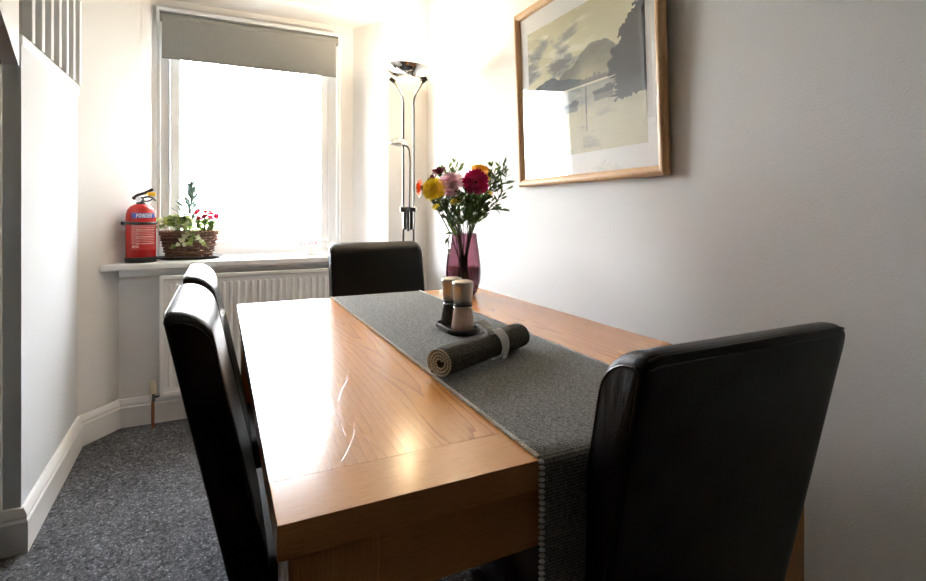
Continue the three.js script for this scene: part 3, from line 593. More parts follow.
// ---------------------------------------------------------------- framed picture
{
  const W = 0.800, H = 0.735, pic = thing('framed_picture', 'misty lake landscape print with white mount in a pale wooden frame', 'picture', [RW - 0.006, 1.184, 1.475], -Math.PI / 2);
  // the wire lets the top lean out from the wall
  const tilt = new THREE.Group(); pic.rotation.order = 'YXZ'; pic.rotation.x = 0.036;
  const prof = [[0, 0], [0, 0.020], [0.006, 0.026], [0.018, 0.027], [0.026, 0.020], [0.031, 0.014], [0.031, 0.0]];
  const wood = rep(oakTexPale(), 1 / 0.2, 1 / 0.6); const mat = std({ map: wood, roughness: 0.42 });
  const cs = [[-W / 2, 0], [W / 2, 0], [W / 2, H], [-W / 2, H]], inn = [[1, 1], [-1, 1], [-1, -1], [1, -1]];
  for (let s = 0; s < 4; s++) {
    const a = cs[s], b = cs[(s + 1) % 4], ia = inn[s], ib = inn[(s + 1) % 4], pos = [], uv = [];
    const pt = (c, i, q) => [c[0] + i[0] * q[0], c[1] + i[1] * q[0], q[1]], len = Math.hypot(b[0] - a[0], b[1] - a[1]);
    for (let k = 0; k + 1 < prof.length; k++) { const p = prof[k], q = prof[k + 1]; const A = pt(a, ia, p), B = pt(b, ib, p), C = pt(b, ib, q), D = pt(a, ia, q); pos.push(...A, ...C, ...B, ...A, ...D, ...C); const u = k * 0.01, u2 = u + 0.01; uv.push(u, 0, u2, len, u, len, u, 0, u2, 0, u2, len); }
    const g = new THREE.BufferGeometry(); g.setAttribute('position', new THREE.Float32BufferAttribute(pos, 3)); g.setAttribute('uv', new THREE.Float32BufferAttribute(uv, 2)); g.computeVertexNormals();
    part('frame_side', toCreasedNormals(g, 0.9), mat, pic);
  }
  part('backing', bx(W - 0.02, H - 0.02, 0.003, 0, H / 2, 0.003), M.darkwood, pic);
  part('mount', metric(bx(W - 0.058, H - 0.058, 0.002, 0, H / 2, 0.0075)), M.white, pic, 'white picture mount');
  // misty lake: hills, wooded bank, two moored boats
  const mixc = (a, b, t) => a.map((v, i) => v + (b[i] - v) * clamp(t));
  const ridge = (u, pts) => { for (let i = 0; i + 1 < pts.length; i++) if (u <= pts[i + 1][0]) { const q = smooth(pts[i][0], pts[i + 1][0], u); return pts[i][1] + (pts[i + 1][1] - pts[i][1]) * q; } return pts.at(-1)[1]; };
  const boatAt = (u, v, cx, cy, s) => { const x = (u - cx) / s, y = (v - cy) / s; if (Math.abs(x) > 1) return 0; const top = -0.14 - 0.07 * x - (x > 0.2 && x < 0.75 ? 0.16 : 0), bot = 0.2 - 0.16 * x ** 6; return clamp(smooth(0.04, 0, Math.max(top - y, y - bot)) + 0.6 * smooth(0.12, 0, Math.max(bot - y, y - (0.62 + 0.12 * pn.noise(x * 6, y * 14, 3)), Math.abs(x) - 0.8))); };
  const paint = (u, v) => {
    const n = fbm(u * 5, v * 9, 1.5, 5), n2 = fbm(u * 14, v * 22, 6.5, 4), shore = 0.545 - 0.0 * u;
    let c = mixc([0.79, 0.76, 0.61], [0.90, 0.88, 0.76], v / 0.5);
    const cloud = smooth(-0.04, 0.28, fbm(u * 4 + 3, v * 7, 4.2, 5) + 0.30 * Math.exp(-(((u - 0.38) / 0.13) ** 2 + ((v - 0.17) / 0.06) ** 2)) + 0.22 * Math.exp(-(((u - 0.06) / 0.1) ** 2 + ((v - 0.33) / 0.07) ** 2)) + 0.2 * Math.exp(-(((u - 0.33) / 0.12) ** 2 + ((v - 0.33) / 0.08) ** 2)) - 0.05);
    c = mixc(c, [0.47, 0.475, 0.475], 0.85 * cloud * smooth(0.02, 0.12, v) * smooth(0.62, 0.5, u + 0.4 * (v - 0.2)));
    c = mixc(c, [0.93, 0.91, 0.83], 0.8 * smooth(0.05, 0.4, fbm(u * 6 + 9, v * 16, 8.1, 4) + 0.25 * Math.exp(-(((v - 0.3 + 0.1 * u) / 0.05) ** 2))) * smooth(0.7, 0.5, u));
    const far = ridge(u, [[0, 0.56], [0.2, 0.5], [0.42, 0.40], [0.6, 0.285], [0.72, 0.30], [0.9, 0.46], [1, 0.5]]) + 0.02 * n2;
    if (v > far) c = mixc([0.50, 0.50, 0.45], [0.74, 0.72, 0.60], (v - far) / 0.22 + 0.7 * n + 0.5 * n2);
    const near = ridge(u, [[0, 0.485], [0.13, 0.43], [0.24, 0.415], [0.36, 0.46], [0.6, 0.52], [1, 0.53]]) + 0.016 * n2;
    if (v > near) c = mixc([0.34, 0.37, 0.39], [0.55, 0.57, 0.56], (v - near) / 0.14 + 0.6 * n + 0.4 * n2);
    const bank = shore - (0.035 + 0.05 * Math.abs(pn.noise(u * 26, 1, 2)) + 0.02 * pn.noise(u * 70, 4, 2)) * smooth(0.38, 0.55, u);
    if (v > bank && u > 0.36) c = mixc(c, [0.46, 0.47, 0.45], 0.85);
    if (v > shore) {
      const d = v - shore, w = pn.noise(u * 9, v * 80, 3) + 0.5 * pn.noise(u * 30, v * 190, 8);
      c = mixc([0.62, 0.64, 0.63], [0.83, 0.81, 0.72], d / 0.2 + 0.25 * n); c = mixc(c, [0.5, 0.53, 0.55], 0.5 * smooth(0.1, 0.5, fbm(u * 4, v * 10, 12, 4) + 0.12 - 0.3 * Math.abs(u - 0.35)));
      c = mixc(c, [0.92, 0.90, 0.84], 0.35 * smooth(0.2, 0.7, w));
    }
    if (Math.abs(v - shore) < 0.006 && u > 0.22 && u < 0.8) c = [0.90, 0.88, 0.80];
    const crown = 0.50 - 0.40 * Math.pow(clamp((u - 0.735 + 0.05 * pn.noise(v * 16, 2, 9)) / 0.265), 0.75) + 0.08 * pn.noise(u * 17, v * 9, 4) + 0.06 * pn.noise(u * 46, v * 40, 4) + 0.04 * pn.noise(u * 110, v * 90, 4);
    const low = shore + 0.16 + 0.05 * pn.noise(u * 9, 1, 6) + 0.03 * pn.noise(u * 40, 5, 6);
    if (u > 0.735 + (v > shore ? 0.05 + 0.08 * pn.noise(v * 60, 3, 1) : 0) && v > crown && v < low) c = mixc([0.23, 0.245, 0.265], [0.36, 0.38, 0.40], smooth(shore - 0.02, low, v) + 0.5 * n);
    for (const [bx0, by0, bs, col] of [[0.42, 0.655, 0.075, [0.36, 0.40, 0.43]], [0.70, 0.615, 0.085, [0.29, 0.32, 0.35]]]) c = mixc(c, col, 0.9 * boatAt(u, v, bx0, by0, bs));
    if (Math.abs(u - 0.56) < 0.006 && v > 0.56 && v < 0.86) c = mixc(c, [0.42, 0.44, 0.45], v < 0.74 ? 0.9 : 0.45);
    return c;
  };
  const t = tex(768, 630, (u, v) => paint(u, 1 - v)); t.wrapS = t.wrapT = THREE.ClampToEdgeWrapping;
  part('print', new THREE.PlaneGeometry(0.644, 0.525).translate(0.004, 0.105 + 0.2625, 0.009), std({ map: t, roughness: 0.7 }), pic, 'lake landscape with mountain, trees and boats');
  part('glazing', bx(W - 0.06, H - 0.06, 0.0002, 0, H / 2, 0.0125), M.pane, pic, 'reflecting picture glass');
}
function oakTexPale() { return tex(128, 512, (u, v) => { const g = 0.5 + 0.5 * pn.noise(u * 14, v * 5, 2), p = smooth(0.25, 0.6, pn.noise(u * 60, v * 22, 5)); return [0.86 - 0.06 * g - 0.1 * p, 0.70 - 0.07 * g - 0.11 * p, 0.52 - 0.08 * g - 0.11 * p]; }); }

// ---------------------------------------------------------------- table runner
const RX0 = 0.356, RX1 = 0.694;
{
  const th = 0.0022, y = TOP + 0.0003, hang = 0.33;
  // profile along the table: over the near edge and down; far end stops short of the far edge
  const prof = [[TF1 - 0.004, y]];
  for (let k = 1; k <= 40; k++) prof.push([TF1 - 0.004 + (TF0 + 0.006 - TF1 + 0.004) * k / 40, y]);
  for (let k = 1; k <= 6; k++) { const a = k / 6 * Math.PI / 2; prof.push([TF0 + 0.006 - Math.sin(a) * 0.0075, y - 0.0075 + Math.cos(a) * 0.0075]); }
  for (let k = 1; k <= 16; k++) prof.push([TF0 - 0.0015 + 0.004 * (k / 16) ** 2, y - 0.0075 - hang * k / 16]);
  let s = 0; const pos = [], uv = [], idx = [], nx = 24, rows = prof.length, bump = [];
  for (let i = 0; i < rows; i++) {
    if (i) s += Math.hypot(prof[i][0] - prof[i - 1][0], prof[i][1] - prof[i - 1][1]);
    const a = prof[Math.max(0, i - 1)], b = prof[Math.min(rows - 1, i + 1)], l = Math.hypot(b[0] - a[0], b[1] - a[1]), nf = -(b[1] - a[1]) / l * -1, nyv = -(b[0] - a[0]) / l;
    for (let j = 0; j <= nx; j++) {
      const x = RX0 + (RX1 - RX0) * j / nx, f0 = prof[i][0], y0 = prof[i][1];
      const wav = i < 41 ? 0.0004 * (1 + pn.noise(x * 14, f0 * 9, 2)) : 0;
      for (const o of [0, 1]) { pos.push(x, y0 + wav * nyv + o * th * nyv, -(f0 + o * th * (i > 40 ? nf : 0))); uv.push(x, s); }
    }
  }
  const id = (i, j, o) => 2 * (i * (nx + 1) + j) + o;
  for (let i = 0; i + 1 < rows; i++) {
    for (let j = 0; j < nx; j++) { idx.push(id(i, j, 1), id(i, j + 1, 1), id(i + 1, j, 1), id(i, j + 1, 1), id(i + 1, j + 1, 1), id(i + 1, j, 1)); idx.push(id(i, j, 0), id(i + 1, j, 0), id(i, j + 1, 0), id(i, j + 1, 0), id(i + 1, j, 0), id(i + 1, j + 1, 0)); }
    idx.push(id(i, 0, 0), id(i, 0, 1), id(i + 1, 0, 0), id(i, 0, 1), id(i + 1, 0, 1), id(i + 1, 0, 0)); idx.push(id(i, nx, 0), id(i + 1, nx, 0), id(i, nx, 1), id(i, nx, 1), id(i + 1, nx, 0), id(i + 1, nx, 1));
  }
  const g = new THREE.BufferGeometry(); g.setAttribute('position', new THREE.Float32BufferAttribute(pos, 3)); g.setAttribute('uv', new THREE.Float32BufferAttribute(uv, 2)); g.setIndex(idx); g.computeVertexNormals();
  const o = thing('table_runner', 'grey ribbed woven runner along the table with white stitched edges', 'table runner', [0, 0, 0]);
  part('cloth', toCreasedNormals(clean(g), 0.7), M.weave, o);
  const bead = new THREE.IcosahedronGeometry(1, 1), st = [];
  for (const [x, sg] of [[RX0, -1], [RX1, 1]]) {
    let left = 0;
    for (let i = 0; i + 1 < rows; i++) {
      const a = prof[i], b = prof[i + 1], l = Math.hypot(b[0] - a[0], b[1] - a[1]); let q = left;
      for (; q < l; q += 0.0072) { const t = q / l, f = a[0] + (b[0] - a[0]) * t, yy = a[1] + (b[1] - a[1]) * t, down = i > 41; st.push(bead.clone().scale(0.0042, 0.0028, 0.0026).rotateY(0.5 * sg).rotateX(0).translate(x + rr(-0.0006, 0.0006), yy + (down ? 0 : 0.0022), -(f - (down ? 0.0022 : 0)))); }
      left = q - l;
    }
  }
  const e = part('edge_stitching', st, M.cotton, o, 'white whip-stitched edge'); e.userData.kind = 'stuff';
}

// ---------------------------------------------------------------- rolled napkin
{
  const A = V(0.3616, TOP + 0.0305, 0.852), B = V(0.6016, TOP + 0.0305, 0.9667), L = A.distanceTo(B), mid = A.clone().add(B).multiplyScalar(0.5);
  const n = thing('rolled_napkin', 'rolled grey ribbed placemat tied with a white ribbon', 'napkin', [mid.x, TOP + 0.0028, -mid.z], Math.atan2(-(B.z - A.z), B.x - A.x));
  // spiral cross-section in local y/z, length along local x
  const turns = 3.6, sp = [], K = 150, r1 = 0.0278, r0 = 0.0065, th = 0.0046;
  const at = (t) => { const a = t * turns * 2 * Math.PI + 0.2, r = r0 + (r1 - r0) * t; return [Math.cos(a) * r * 1.06, Math.sin(a) * r * 0.97 + 0.0278]; };
  const pos = [], uv = [], idx = [], xs = []; for (let k = 0; k <= 18; k++) xs.push(-L / 2 + L * k / 18);
  let s = 0; const NX = xs.length;
  for (let i = 0; i <= K; i++) {
    const p = at(i / K), q = at(Math.min(1, i / K + 1e-3)), pm = at(Math.max(0, i / K - 1e-3)); if (i) { const o = at((i - 1) / K); s += Math.hypot(p[0] - o[0], p[1] - o[1]); }
    const tx = q[0] - pm[0], ty = q[1] - pm[1], tl = Math.hypot(tx, ty), nz = ty / tl, ny = -tx / tl;
    for (let k = 0; k < NX; k++) { const squeeze = 1 - 0.06 * Math.exp(-(((xs[k] - 0.026) / 0.03) ** 2)); for (const o of [-1, 1]) { pos.push(xs[k], ((p[1] - 0.0278 + o * th / 2 * ny)) * squeeze + 0.0278, (p[0] + o * th / 2 * nz) * squeeze); uv.push(xs[k], s); } }
  }
  const id = (i, k, o) => 2 * (i * NX + k) + o;
  for (let i = 0; i < K; i++) {
    for (let k = 0; k + 1 < NX; k++) { idx.push(id(i, k, 1), id(i, k + 1, 1), id(i + 1, k, 1), id(i, k + 1, 1), id(i + 1, k + 1, 1), id(i + 1, k, 1), id(i, k, 0), id(i + 1, k, 0), id(i, k + 1, 0), id(i, k + 1, 0), id(i + 1, k, 0), id(i + 1, k + 1, 0)); }
    for (const k of [0, NX - 1]) idx.push(id(i, k, 0), id(i, k, 1), id(i + 1, k, 0), id(i, k, 1), id(i + 1, k, 1), id(i + 1, k, 0));
  }
  for (const i of [0, K]) for (let k = 0; k + 1 < NX; k++) idx.push(id(i, k, 0), id(i, k + 1, 0), id(i, k, 1), id(i, k + 1, 0), id(i, k + 1, 1), id(i, k, 1));
  const g = new THREE.BufferGeometry(); g.setAttribute('position', new THREE.Float32BufferAttribute(pos, 3)); g.setAttribute('uv', new THREE.Float32BufferAttribute(uv.map((v, i) => v), 2)); g.setIndex(idx); g.computeVertexNormals();
  part('cloth', toCreasedNormals(clean(g), 0.8), M.napkin, n);
  const st = [], bead = new THREE.IcosahedronGeometry(0.0024, 1);
  for (const sx of [-1, 1]) { let d = 0, last = at(0.02); for (let i = 8; i <= 1200; i++) { const p = at(i / 1200); d += Math.hypot(p[0] - last[0], p[1] - last[1]); last = p; if (d > 0.0047) { d = 0; st.push(bead.clone().translate(sx * (L / 2 + 0.0006), p[1], p[0])); } } }
  const e = part('edge_stitching', st, M.cotton, n, 'white stitched edge showing as a spiral'); e.userData.kind = 'stuff';
  const bow = [];
  const band = new THREE.CylinderGeometry(1, 1, 0.008, 40, 1, true).rotateZ(Math.PI / 2).scale(1, 0.0288, 0.0312).translate(0.026, 0.0285, 0);
  const ribbon = (pts, w0) => {   // ribbon of changing width, with thickness
    const c = new THREE.CatmullRomCurve3(pts.map((p) => new THREE.Vector3(...p))), N = 22, pp = [], ii = [], wd = new THREE.Vector3(0.96, 0.1, 0.25).normalize();
    for (let i = 0; i <= N; i++) { const t = i / N, p = c.getPoint(t), w = w0 * (0.35 + 0.65 * Math.sin(Math.PI * Math.min(1, 0.12 + t * 0.86))), ta = c.getTangent(t), nn = new THREE.Vector3().crossVectors(wd, ta).normalize().multiplyScalar(0.0007); for (const [a, b] of [[-1, -1], [1, -1], [1, 1], [-1, 1]]) pp.push(...p.clone().addScaledVector(wd, a * w / 2).addScaledVector(nn, b).toArray()); if (i < N) for (let k = 0; k < 4; k++) { const a = 4 * i + k, b = 4 * i + (k + 1) % 4; ii.push(a, b, a + 4, b, b + 4, a + 4); } }
    const g = new THREE.BufferGeometry(); g.setAttribute('position', new THREE.Float32BufferAttribute(pp, 3)); g.setIndex(ii); g.computeVertexNormals(); return g;
  };
  bow.push(ribbon([[0.020, 0.058, 0.004], [0.020, 0.064, 0.020], [0.021, 0.050, 0.036], [0.021, 0.028, 0.041], [0.018, 0.010, 0.040]], 0.021));
  bow.push(ribbon([[0.020, 0.059, 0.002], [0.016, 0.072, -0.008], [0.006, 0.079, -0.018], [-0.006, 0.072, -0.022]], 0.020));
  bow.push(ball(0.0085, 0.020, 0.0595, 0.005, 12, 8).scale(1, 1, 1));
  const m = part('ribbon', [band, ...bow], M.ribbon, n, 'white fabric ribbon tied in a knot');
}

// ---------------------------------------------------------------- salt and pepper mills on their stand
{
  const X = 0.5485, F = 1.179, top = TOP + 0.0032;
  const dish = (() => {
    const st = (r, y, y2) => { const s = new THREE.Shape(); s.absarc(0, 0.033, r, 0, Math.PI); s.absarc(0, -0.033, r, Math.PI, 2 * Math.PI); s.closePath(); return new THREE.ExtrudeGeometry(s, { depth: y2 - y, bevelEnabled: true, bevelSize: 0.004, bevelThickness: 0.003, bevelSegments: 3, curveSegments: 24 }).rotateX(-Math.PI / 2).translate(0, y + 0.003, 0); };
    const ring = new THREE.Shape(); ring.absarc(0, 0.033, 0.0415, 0, Math.PI); ring.absarc(0, -0.033, 0.0415, Math.PI, 2 * Math.PI); ring.closePath();
    const hole = new THREE.Path(); hole.absarc(0, 0.033, 0.0385, 0, Math.PI); hole.absarc(0, -0.033, 0.0385, Math.PI, 2 * Math.PI); hole.closePath(); ring.holes.push(hole);
    return [st(0.0345, 0, 0.002), new THREE.ExtrudeGeometry(ring, { depth: 0.007, bevelEnabled: true, bevelSize: 0.0012, bevelThickness: 0.0015, bevelSegments: 2, curveSegments: 24 }).rotateX(-Math.PI / 2).translate(0, 0.006, 0)];
  })();
  single('mill_stand', dish, M.black, 'black oval stand holding the salt and pepper mills', 'stand', [X, top, F]);
  const salt = tex(256, 256, (u, v, x, y) => { const k = hash(x >> 3, y >> 3), q = 0.5 + 0.5 * pn.noise(u * 40, v * 40, 1); return [1.0 - 0.08 * k * q, 0.88 - 0.20 * k + 0.08 * q, 0.82 - 0.26 * k + 0.06 * q]; });
  const pepper = tex(256, 256, (u, v, x, y) => { const k = hash(x >> 3, y >> 3); return [0.13 + 0.14 * k, 0.10 + 0.10 * k, 0.08 + 0.07 * k]; });
  const grains = rep(tex(256, 256, (u, v, x, y) => hash(x >> 3, y >> 3), false), 4, 4);
  const mill = (f, contents, name, label) => {
    const m = thing(name, label, 'mill', [X, top + 0.0085, f], 0.4, 'salt and pepper mills');
    const body = [[0, 0.001], [0.0285, 0.001], [0.030, 0.004], [0.0295, 0.016], [0.0265, 0.038], [0.0238, 0.054], [0.0230, 0.061]];
    part('jar', lathe([...body, [0, 0.061]], 48), phys({ color: lin(1, 1, 1), transmission: 1, thickness: 0, roughness: 0.02, ior: 1.5 }), m, 'clear jar');
    part('contents', lathe([[0, 0.004], ...body.slice(1, 6).map(([r, y]) => [r - 0.0018, Math.max(0.004, y)]), [0, 0.052]], 40), std({ map: rep(contents, 3, 2), roughness: 0.8, bumpMap: grains, bumpScale: 0.002 }), m);
    part('collar', lathe([[0, 0.060], [0.0236, 0.060], [0.0236, 0.0642], [0, 0.0642]], 40), M.black, m, 'black collar');
    part('steel_cap', lathe([[0, 0.0642], [0.0230, 0.0642], [0.0236, 0.08], [0.0262, 0.110], [0.0268, 0.1165], [0.0255, 0.1172], [0.0258, 0.118], [0.0256, 0.1205], [0.018, 0.1232], [0, 0.1242]], 56), M.steel, m);
  };
  mill(F - 0.0335, salt, 'salt_mill', 'salt mill with pink salt and steel cap, in front of the pepper mill');
  mill(F + 0.0335, pepper, 'pepper_mill', 'pepper mill with dark contents and steel cap behind the salt mill');
}

// ---------------------------------------------------------------- vase and flowers
const VX = 0.809, VF = 1.685;
const at = (r, h, t) => new THREE.Vector3(VX, h, -VF).addScaledVector(RI, r).addScaledVector(TO, t);
{
  const v = thing('glass_vase', 'tall plum glass vase holding the bouquet on the table', 'vase', [VX, TOP + 0.0004, VF]);
  const outer = [[0, 0], [0.036, 0], [0.043, 0.003], [0.054, 0.022], [0.062, 0.05], [0.0645, 0.08], [0.063, 0.115], [0.058, 0.155], [0.052, 0.195], [0.0485, 0.226]], inner = outer.slice(2).reverse().map(([x, y]) => [x - 0.0032, Math.max(y, 0.008)]);
  part('glass', lathe([...outer, [0.0470, 0.2275], ...inner, [0, 0.008]], 64), phys({ color: lin(1, 1, 1), transmission: 1, thickness: 0.004, roughness: 0.0, ior: 1.48, attenuationColor: lin(0.36, 0.16, 0.215), attenuationDistance: 0.0052 }), v);
  part('water', lathe([[0, 0.009], [0.0385, 0.009], [0.0495, 0.023], [0.0575, 0.05], [0.0602, 0.08], [0.0590, 0.105], [0, 0.105]], 48), phys({ color: lin(1, 1, 1), transmission: 1, thickness: 0.05, roughness: 0, ior: 1.33, attenuationColor: lin(0.55, 0.5, 0.45), attenuationDistance: 0.08 }), v, 'water in the lower half');
}
const FG = 'flowers and greenery in the plum vase';
function stemTo(p, k) {
  const b = at(rr(-0.025, 0.025), TOP + 0.03, rr(-0.025, 0.025)), n = at((p.clone().sub(at(0, 0, 0))).dot(RI) * 0.22 + rr(-0.012, 0.012), TOP + 0.215, rr(-0.018, 0.018));
  return tube([b, b.clone().lerp(n, 0.5), n, n.clone().lerp(p, 0.5).add(new THREE.Vector3(0, 0.012, 0)), p], k, 28, 7);
}
function flower(name, label, r, h, t, face, rings, mat, eye, stemR = 0.0024, rad0 = 0.1) {
  const p = at(r, h, t), o = thing(name, label, 'flower', [0, 0, 0], 0, FG);
  part('stem', stemTo(p, stemR), P.stem, o);
  const d = new THREE.Vector3().addScaledVector(RI, face[0]).addScaledVector(UPV, face[1]).addScaledVector(TO, face[2]).normalize(), q = new THREE.Quaternion().setFromUnitVectors(UPV, d);
  const put = (g) => g.applyQuaternion(q).translate(p.x, p.y, p.z);
  part('petals', join(head(rings.map(([n, l, w, e, y]) => [n, l * 0.98, w * 1.05, e, y]), rad0)).applyQuaternion(q).translate(p.x, p.y, p.z), mat, o);
  if (eye) part('flower_centre', put(lathe([[0, -0.002], [eye[1], -0.001], [eye[1] * 0.9, 0.003], [eye[1] * 0.5, 0.005], [0, 0.0035]], 20)), eye[0], o);
  part('calyx', put(lathe([[0, -0.012], [0.004, -0.011], [0.009, -0.004], [0.010, 0.0], [0, 0.001]], 16)), P.leafMid, o);
}
flower('gerbera', 'large magenta gerbera facing the viewer in the bouquet', 0.043, 1.182, 0.06, [0.12, 0.12, 1], [[22, 0.046, 0.013, 0.06, 0], [18, 0.041, 0.012, 0.22, 0.002], [16, 0.024, 0.008, 0.5, 0.003]], P.magenta, [P.eye, 0.0105]);
flower('gerbera', 'orange gerbera turned sideways at the left tip of the bouquet', -0.150, 1.164, 0.02, [-1, 0.05, 0.35], [[20, 0.034, 0.012, 0.25, 0], [16, 0.028, 0.01, 0.5, 0.002]], P.orange, [P.eye, 0.009]);
flower('gerbera', 'amber yellow gerbera at the upper right of the bouquet', 0.067, 1.226, -0.02, [0.25, 0.8, 0.5], [[20, 0.04, 0.013, 0.1, 0], [16, 0.033, 0.011, 0.35, 0.002]], P.amber, [P.eyeYellow, 0.009]);
flower('chrysanthemum', 'full bright yellow chrysanthemum at the left of the bouquet', -0.108, 1.160, 0.05, [-0.35, 0.55, 0.8], [[20, 0.043, 0.013, -0.15, -0.004], [20, 0.041, 0.012, 0.15, 0], [18, 0.036, 0.011, 0.5, 0.002], [14, 0.03, 0.01, 0.85, 0.003], [9, 0.024, 0.009, 1.2, 0.003]], P.yellow);
flower('chrysanthemum', 'full pale pink chrysanthemum in the middle of the bouquet', -0.043, 1.182, 0.04, [-0.1, 0.9, 0.45], [[22, 0.056, 0.014, -0.1, -0.004], [20, 0.049, 0.013, 0.2, 0], [18, 0.043, 0.012, 0.5, 0.002], [14, 0.036, 0.011, 0.85, 0.003], [9, 0.028, 0.009, 1.2, 0.003]], P.pink);
flower('alstroemeria', 'dark wine red flower at the upper left of the bouquet', -0.088, 1.216, -0.01, [-0.2, 0.8, 0.5], [[6, 0.03, 0.017, 0.5, 0], [5, 0.024, 0.014, 0.9, 0.002]], P.wine);
flower('alstroemeria', 'second wine red flower, lower and behind the yellow chrysanthemum', -0.108, 1.195, -0.03, [-0.6, 0.6, 0.4], [[6, 0.028, 0.016, 0.5, 0], [4, 0.02, 0.012, 0.9, 0.002]], P.wine);
flower('pink_carnation', 'small pale pink flower below the pink chrysanthemum', -0.028, 1.148, 0.06, [0, 0.3, 1], [[10, 0.02, 0.012, 0.3, 0], [8, 0.016, 0.01, 0.8, 0.002]], P.pink, null, 0.0016);
flower('pink_carnation', 'small pale pink flower left of the stems below the chrysanthemums', -0.05, 1.143, 0.055, [-0.2, 0.3, 1], [[10, 0.018, 0.011, 0.3, 0], [8, 0.014, 0.01, 0.8, 0.002]], P.pink, null, 0.0016);
for (const [r, h, t, s, label] of [
  [-0.096, 1.091, 0.05, 0.016, 'lowest small yellow bud at the left of the bouquet'], [-0.078, 1.135, 0.055, 0.017, 'small yellow bud under the yellow chrysanthemum'],
  [-0.032, 1.107, 0.07, 0.017, 'small yellow bud in the middle of the greenery'], [-0.012, 1.112, 0.06, 0.015, 'small yellow bud above the vase mouth'],
  [0.092, 1.14, 0.03, 0.014, 'small yellow bud at the right of the magenta gerbera'], [0.088, 1.196, 0.0, 0.014, 'small yellow bud below the amber gerbera'], [0.022, 1.142, 0.06, 0.013, 'small yellow bud under the magenta gerbera']])
  flower('yellow_bud', label, r, h, t, [Math.sign(r) * 0.3, 0.6, 0.6], [[9, s, s * 0.6, 0.5, 0], [7, s * 0.85, s * 0.5, 1.0, 0.002]], P.yellow, null, 0.0014);
// leafy sprays
const sprayLeaf = leaf(0.026, 0.0085, 0.2, 0.1), broadLeaf = leaf(0.045, 0.017, 0.2, 0.25), longLeaf = leaf(0.12, 0.018, 0.25, 0.1);
function spray(label, pts, n, mat, lf, spread = 0.9) {
  const o = thing('leafy_spray', label, 'greenery', [0, 0, 0], 0, FG);
  const c = new THREE.CatmullRomCurve3(pts.map((p) => at(...p))), L = [], T = [new THREE.TubeGeometry(c, 26, 0.0014, 6)];
  for (let k = 0; k < n; k++) {
    const t = 0.42 + 0.58 * (k + 0.5) / n, p = c.getPoint(t), ta = c.getTangent(t), a = k * 2.3 + rr(-0.4, 0.4);
    const side = RI.clone().multiplyScalar(Math.cos(a)).addScaledVector(TO, Math.sin(a) * 0.7);
    if (k % 2) L.push(aim(lf, p, ta.clone().addScaledVector(side, spread), rr(-1.5, 1.5)));
    else { const e = p.clone().addScaledVector(ta.clone().addScaledVector(side, spread).normalize(), 0.022); T.push(new THREE.TubeGeometry(new THREE.LineCurve3(p, e), 1, 0.0008, 4)); for (const s of [-0.6, 0, 0.6]) L.push(aim(lf, e, ta.clone().addScaledVector(side, spread + s).add(new THREE.Vector3(0, s * 0.2, 0)), rr(-1.5, 1.5))); }
  }
  part('twig', T, P.stem, o); part('leaves', L, mat, o);
}
const low = TOP + 0.03, mouth = TOP + 0.215;
spray('tall leafy spray at the right edge of the bouquet', [[0.01, low, 0], [0.025, mouth, 0], [0.08, 1.12, 0], [0.13, 1.19, 0], [0.150, 1.245, 0]], 22, P.leafDark, sprayLeaf);
spray('leafy spray arching right below the amber gerbera', [[0, low, 0.01], [0.02, mouth, 0.01], [0.07, 1.11, 0.02], [0.12, 1.165, 0.02], [0.158, 1.185, 0.03]], 20, P.leafDark, sprayLeaf);
spray('leafy spray rising behind the amber gerbera', [[0.01, low, -0.01], [0.02, mouth, -0.01], [0.06, 1.12, -0.03], [0.1, 1.19, -0.03], [0.12, 1.235, -0.03]], 20, P.leafMid, sprayLeaf);
spray('leafy spray drooping low over the right of the vase', [[0.01, low, 0.01], [0.025, mouth, 0.02], [0.06, 1.055, 0.03], [0.10, 1.085, 0.03], [0.13, 1.085, 0.03]], 18, P.leafDark, sprayLeaf);
spray('leafy spray sticking up behind the pink chrysanthemum', [[-0.01, low, -0.01], [-0.01, mouth, -0.01], [-0.04, 1.12, -0.04], [-0.04, 1.2, -0.04], [-0.02, 1.25, -0.03]], 20, P.leafMid, sprayLeaf);
spray('leafy spray beside the wine red flowers', [[-0.01, low, -0.01], [-0.02, mouth, -0.01], [-0.05, 1.12, -0.03], [-0.07, 1.19, -0.03], [-0.065, 1.235, -0.03]], 16, P.leafMid, sprayLeaf);
spray('dense leafy spray in the heart of the bouquet', [[0, low, 0.01], [0.0, mouth, 0.03], [0.0, 1.04, 0.05], [0.01, 1.1, 0.06], [0.005, 1.14, 0.055]], 26, P.leafDark, broadLeaf);
spray('dense leafy spray left of the bouquet stems', [[-0.01, low, 0.01], [-0.02, mouth, 0.03], [-0.045, 1.04, 0.05], [-0.06, 1.085, 0.055], [-0.07, 1.11, 0.05]], 32, P.leafDark, sprayLeaf);
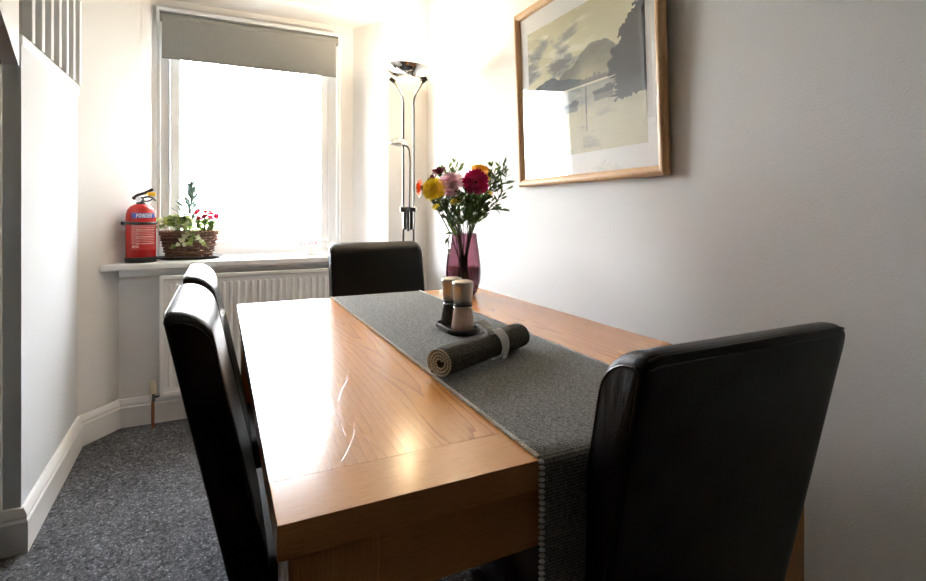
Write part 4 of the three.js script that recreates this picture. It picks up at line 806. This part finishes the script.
spray('dense leafy spray right of the bouquet stems', [[0.01, low, 0.01], [0.02, mouth, 0.03], [0.04, 1.04, 0.04], [0.055, 1.09, 0.05], [0.06, 1.13, 0.05]], 34, P.leafDark, sprayLeaf);
spray('small leafy spray hanging over the left rim of the vase', [[-0.01, low, 0.01], [-0.03, mouth + 0.006, 0.03], [-0.042, 1.004, 0.035], [-0.053, 0.985, 0.04], [-0.056, 0.95, 0.045]], 8, P.leafDark, sprayLeaf);
{
  const o = thing('blade_leaf', 'long bright green blade leaf leaning left out of the vase', 'greenery', [0, 0, 0], 0, FG);
  part('blade', aim(longLeaf, at(-0.022, mouth - 0.01, 0.035), new THREE.Vector3().addScaledVector(RI, -0.45).addScaledVector(UPV, 1), 0.4), P.leafMid, o);
}

for (const [label, a, b, c, n, m] of [
  ['fine leafy spray filling the gap right of the magenta gerbera', [0.05, 1.08, 0], [0.09, 1.15, 0.0], [0.118, 1.215, 0.01], 26, 0], ['fine leafy spray leaning far right at mid height', [0.07, 1.07, 0.02], [0.115, 1.11, 0.02], [0.145, 1.155, 0.02], 24, 0],
  ['fine leafy spray behind the wine red and pink flowers', [-0.03, 1.09, -0.04], [-0.05, 1.16, -0.05], [-0.03, 1.245, -0.05], 26, 1], ['fine leafy spray under the yellow chrysanthemum', [-0.05, 1.06, 0.02], [-0.08, 1.10, 0.03], [-0.1, 1.125, 0.02], 22, 0],
  ['fine leafy spray behind the stems at the vase mouth', [0.0, 1.05, -0.03], [0.02, 1.1, -0.03], [0.03, 1.16, -0.03], 28, 0], ['fine leafy spray in front of the stems at the vase mouth', [0.015, 1.03, 0.05], [0.03, 1.06, 0.06], [0.035, 1.11, 0.06], 26, 0], ['fine leafy spray to the left above the vase mouth', [-0.03, 1.03, 0.04], [-0.04, 1.06, 0.05], [-0.05, 1.10, 0.05], 24, 0]])
  spray(label, [[0, low, 0], [a[0] * 0.3, mouth, a[2] * 0.5], a, b, c], n, m ? P.leafMid : P.leafDark, sprayLeaf, 1.0);

scene.traverse((o) => { if (o.isLight && !o.isRectAreaLight) o.castShadow = true; });
renderer.render(scene, camera);
